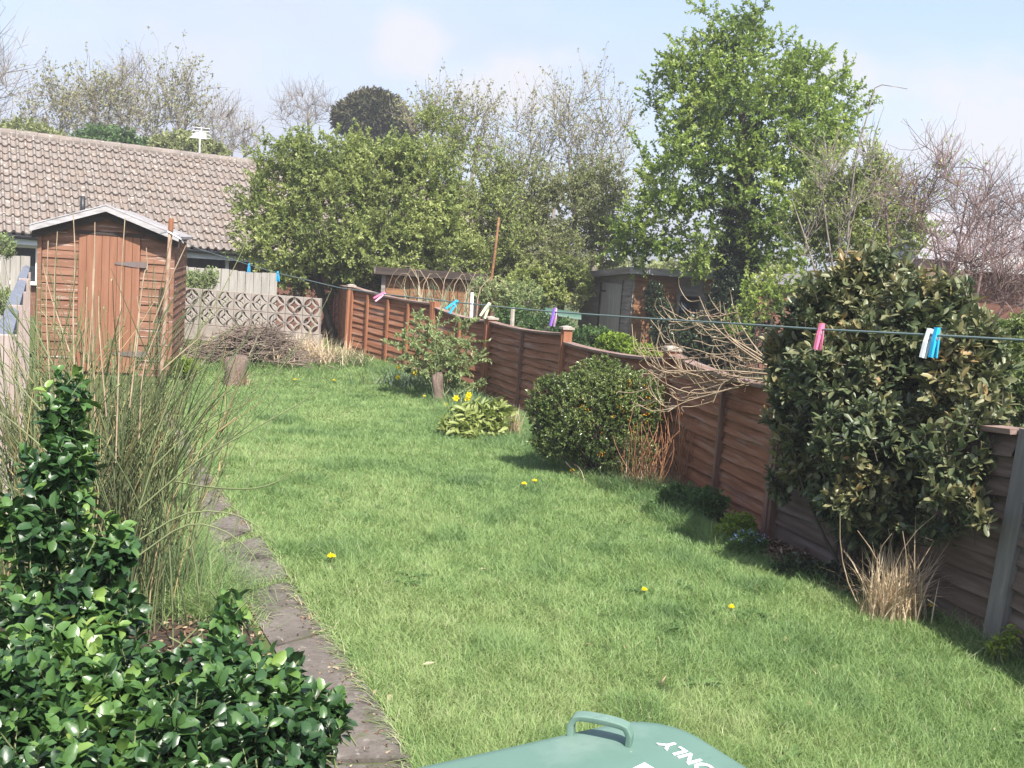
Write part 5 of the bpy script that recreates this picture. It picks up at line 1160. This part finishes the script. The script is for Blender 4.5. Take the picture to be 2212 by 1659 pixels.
tuft('dry_grass_tuft', 'small dry straw tuft leaning on the stump at the far end of the lawn', G(522, 834), 160, .05, .26, 'straw', 'dry grass', .4, .008, .5)
tuft('dry_grass_tuft', 'small pale ragged dead stalks between the drooping leaved plant and the round bush', G(1108, 945), 150, .035, .34, 'straw', 'dry grass', .15, .008, .2)
tuft('dry_stem_cluster', 'reddish dry stems standing between the round bush and the fence', G(1392, 1058), 200, .13, .34, 'straw', 'dry stems', .5, .005, .4, 46, 'redstem', .42)
tuft('dry_stem_cluster', 'thin orange brown dead flower stems in front of the fence boards', G(1478, 1062), 20, .05, .2, 'straw', 'dry stems', .3, .004, .4, 20, 'redstem', .62)
# heap of cut twigs before the block wall
hb_ = G(560, 775); t = wthing('twig_heap', hb_, 'heap of grey brown cut twigs piled in front of the block wall', 'twig heap')
s = Soup(); n = int(950 * Q); c = np.column_stack([rng.normal(540, 62, n), np.zeros(n), rng.normal(15.0, .22, n)])
hh = np.exp(-((c[:, 0] - 560) / 85) ** 2) * rng.random(n) ** .7 * .42
pc = np.array([ground(P(a, 770, z)[0], P(a, 770, z)[1]) for a, z in zip(c[:, 0], c[:, 2])]); pc[:, 2] += hh + .02
dd = unit(rng.normal(size=(n, 3)) * [1, .6, .16] + np.array([.5, 0, .18])); ln = rng.uniform(.2, .75, (n, 1))
tw = curve(pc - dd * ln / 2, pc + dd * ln / 2, 5, amp=.1); tw[..., 2] = np.maximum(tw[..., 2], zg(tw[..., 1]) + .01)
s.tubes(tw, rng.uniform(.004, .011, n), .003, 4); s.build('twigs', surf('heap_twig', [(.3, (.09, .068, .055)), (.55, (.18, .14, .112)), (.8, (.32, .255, .205))], 4, rough=.95, bump=.2), t)

# ================================================================ foreground left
bro = G(195, 1330); Zb = (bro - EYE) @ FW
t = wthing('broom_shrub', bro, 'tall rush like shrub of thin green and straw coloured stems in front of the shed', 'shrub')
s = Soup(); n = int(290 * Q)
bp = bro + np.column_stack([rng.normal(0, .19, n), rng.normal(0, .16, n), np.zeros(n)]); bp[:, 2] = zg(bp[:, 1])
fan = np.clip(rng.normal(0, .20, n), -.8, .32); depth = rng.normal(0, .18, n); hgt_ = np.clip(rng.normal(.98, .24, n), .35, 1.5) * (1 - .25 * np.abs(fan))
tp = bp + np.column_stack([fan * hgt_ * 1.25, depth * hgt_, hgt_])
bend = np.column_stack([-fan * .25, -depth * .1, np.abs(fan) * .5 + .02])
pl1 = curve(bp, tp, 9, bend + rng.normal(size=(n, 3)) * .03); tn = np.clip(rng.normal(.36, .26, n), 0, .93)
s.tubes(pl1, .0036, .0017, 4, tn)
# branchlets running up beside the stems
m = int(820 * Q); i = rng.integers(0, n, m); k = rng.integers(3, 8, m); a = pl1[i, k]; tg_ = unit(pl1[i, k] - pl1[i, k - 1])
b = a + unit(tg_ + rng.normal(size=(m, 3)) * .22) * rng.uniform(.15, .48, (m, 1)); pl2 = curve(a, b, 5, amp=.05); s.tubes(pl2, .0026, .0012, 3, np.clip(tn[i] + rng.normal(0, .08, m), 0, .9))
s.build('stems', M['greenstem'], t, True)
# long loose shoots reaching over the lawn and tall dry stalks
s = Soup()
px_tubes(s, [[(330, 1010, 3.9), (420, 925, 3.9), (500, 880, 3.9), (570, 835, 3.9)], [(300, 1100, 3.8), (420, 1000, 3.8), (560, 920, 3.8), (650, 870, 3.8), (700, 830, 3.8)], [(380, 1040, 3.9), (450, 1052, 3.8), (540, 1056, 3.7), (600, 1040, 3.7), (635, 1015, 3.7)],
             [(280, 1180, 3.7), (400, 1110, 3.7), (500, 1110, 3.7), (560, 1140, 3.7), (600, 1180, 3.7)], [(300, 1200, 3.7), (400, 1135, 3.7), (480, 1145, 3.7), (540, 1190, 3.7), (560, 1230, 3.7)], [(300, 1100, 3.9), (350, 960, 3.9), (430, 880, 3.9), (520, 840, 3.9)], [(400, 1200, 3.8), (470, 1080, 3.8), (495, 1000, 3.8)], [(320, 980, 3.9), (400, 780, 3.9), (440, 690, 3.9)],
             [(100, 900, 3.9), (40, 830, 3.9), (0, 780, 3.9)], [(130, 1000, 3.8), (50, 930, 3.8), (0, 890, 3.8)], [(180, 900, 3.9), (100, 760, 3.9), (70, 690, 3.9)]], .0038, .0014)
s.build('loose_shoots', M['greenstem'], t, True)
for q in [[(165, 900, 4.1), (158, 700, 4.1), (162, 560, 4.1), (158, 460, 4.1)], [(205, 900, 4.1), (200, 650, 4.1), (205, 520, 4.1)], [(110, 860, 4.1), (100, 680, 4.1), (104, 520, 4.1)], [(120, 900, 4.1), (117, 640, 4.1), (124, 500, 4.1)], [(250, 1000, 4.0), (258, 740, 4.0), (262, 600, 4.0), (270, 470, 4.0)], [(190, 800, 4.1), (203, 600, 4.1), (205, 480, 4.1)],
             [(150, 760, 4.1), (110, 640, 4.1), (92, 570, 4.1)], [(290, 760, 4.0), (310, 600, 4.0), (318, 580, 4.0), (316, 535, 4.0)], [(330, 700, 4.0), (370, 600, 4.0), (402, 530, 4.0)], [(350, 800, 3.9), (395, 760, 3.9), (430, 730, 3.9), (445, 705, 3.9)], [(230, 900, 4.0), (215, 720, 4.0), (213, 640, 4.0)], [(300, 950, 4.0), (310, 800, 4.0), (345, 700, 4.0)], [(175, 860, 4.1), (185, 700, 4.1), (188, 620, 4.1)], [(452, 1003, 4.6), (470, 980, 4.6), (490, 955, 4.6)], [(280, 880, 4.0), (300, 700, 4.0), (296, 640, 4.0)]]:
    s = Soup(); px_tubes(s, [q], .0034, .0018); s.build('dry_stalk', M['whip'], t, True)
lf = Soup(); i = rng.integers(0, len(pl2), int(900 * Q)); q = pl2[i, rng.integers(1, 5, len(i))]; lf.leaves(q, unit(rng.normal(size=q.shape) + [0, 0, .8]), rng.normal(size=q.shape), .022 * rng.uniform(.6, 1.3, len(q)), .006, 0, tint=rng.uniform(.2, .8, len(q))); lf.build('leaves', M['rose'], t)
# arching tussock by the path
tq = G(400, 1275); t = wthing('tussock_grass', tq, 'arching fine bladed grass tussock between the rush like shrub and the path', 'ornamental grass')
s = Soup(); n = int(3200 * Q); q = tq + rng.normal(size=(n, 3)) * [.17, .17, 0] + [-.08, -.05, 0]; q[:, 2] = zg(q[:, 1])
s.blades(q, rng.uniform(0, 6.28, n), rng.uniform(.0, .7, n), rng.uniform(.14, .40, n), .0030, 6, rng.uniform(.3, 1.6, n), np.clip(rng.normal(.45, .25, n), 0, .97)); s.build('blades', M['grass'], t)
# glossy evergreen shrub
gb_ = ground(-1.0, 2.35)
t = bush('glossy_shrub', 'glossy dark green broad leaved shrub in the lower left corner', gb_,
     hs((150, 860, 38, 85, 2.75, .10), (130, 990, 70, 70, 2.7, .14), (90, 1110, 105, 80, 2.6, .16), (230, 1180, 80, 60, 2.6, .13), (120, 1280, 140, 90, 2.5, .2), (250, 1320, 60, 50, 2.5, .12), (60, 1480, 170, 130, 2.2, .24), (250, 1500, 150, 100, 2.2, .22), (380, 1560, 160, 90, 2.1, .2), (500, 1470, 110, 70, 2.3, .16), (590, 1510, 90, 70, 2.3, .14), (120, 1640, 250, 120, 2.0, .25), (560, 1640, 150, 80, 2.05, .2), (470, 1420, 60, 45, 2.45, .12), (690, 1560, 60, 70, 2.2, .14), (620, 1465, 45, 40, 2.4, .1), (500, 1320, 38, 36, 2.6, .1)),
     int(1050 * Q), .12, 13, .0355, .0235, M['gloss'], M['greenstem'], 1, cat='shrub', clsc=.12, shell=.6, stems=26, sr=.006, tbase=.12, tamp=.38, tipgain=.12, droop=.32, fold=.24, spread=(1.25, .45), outw=.55, upw=.75, jit=.45, young=.30)
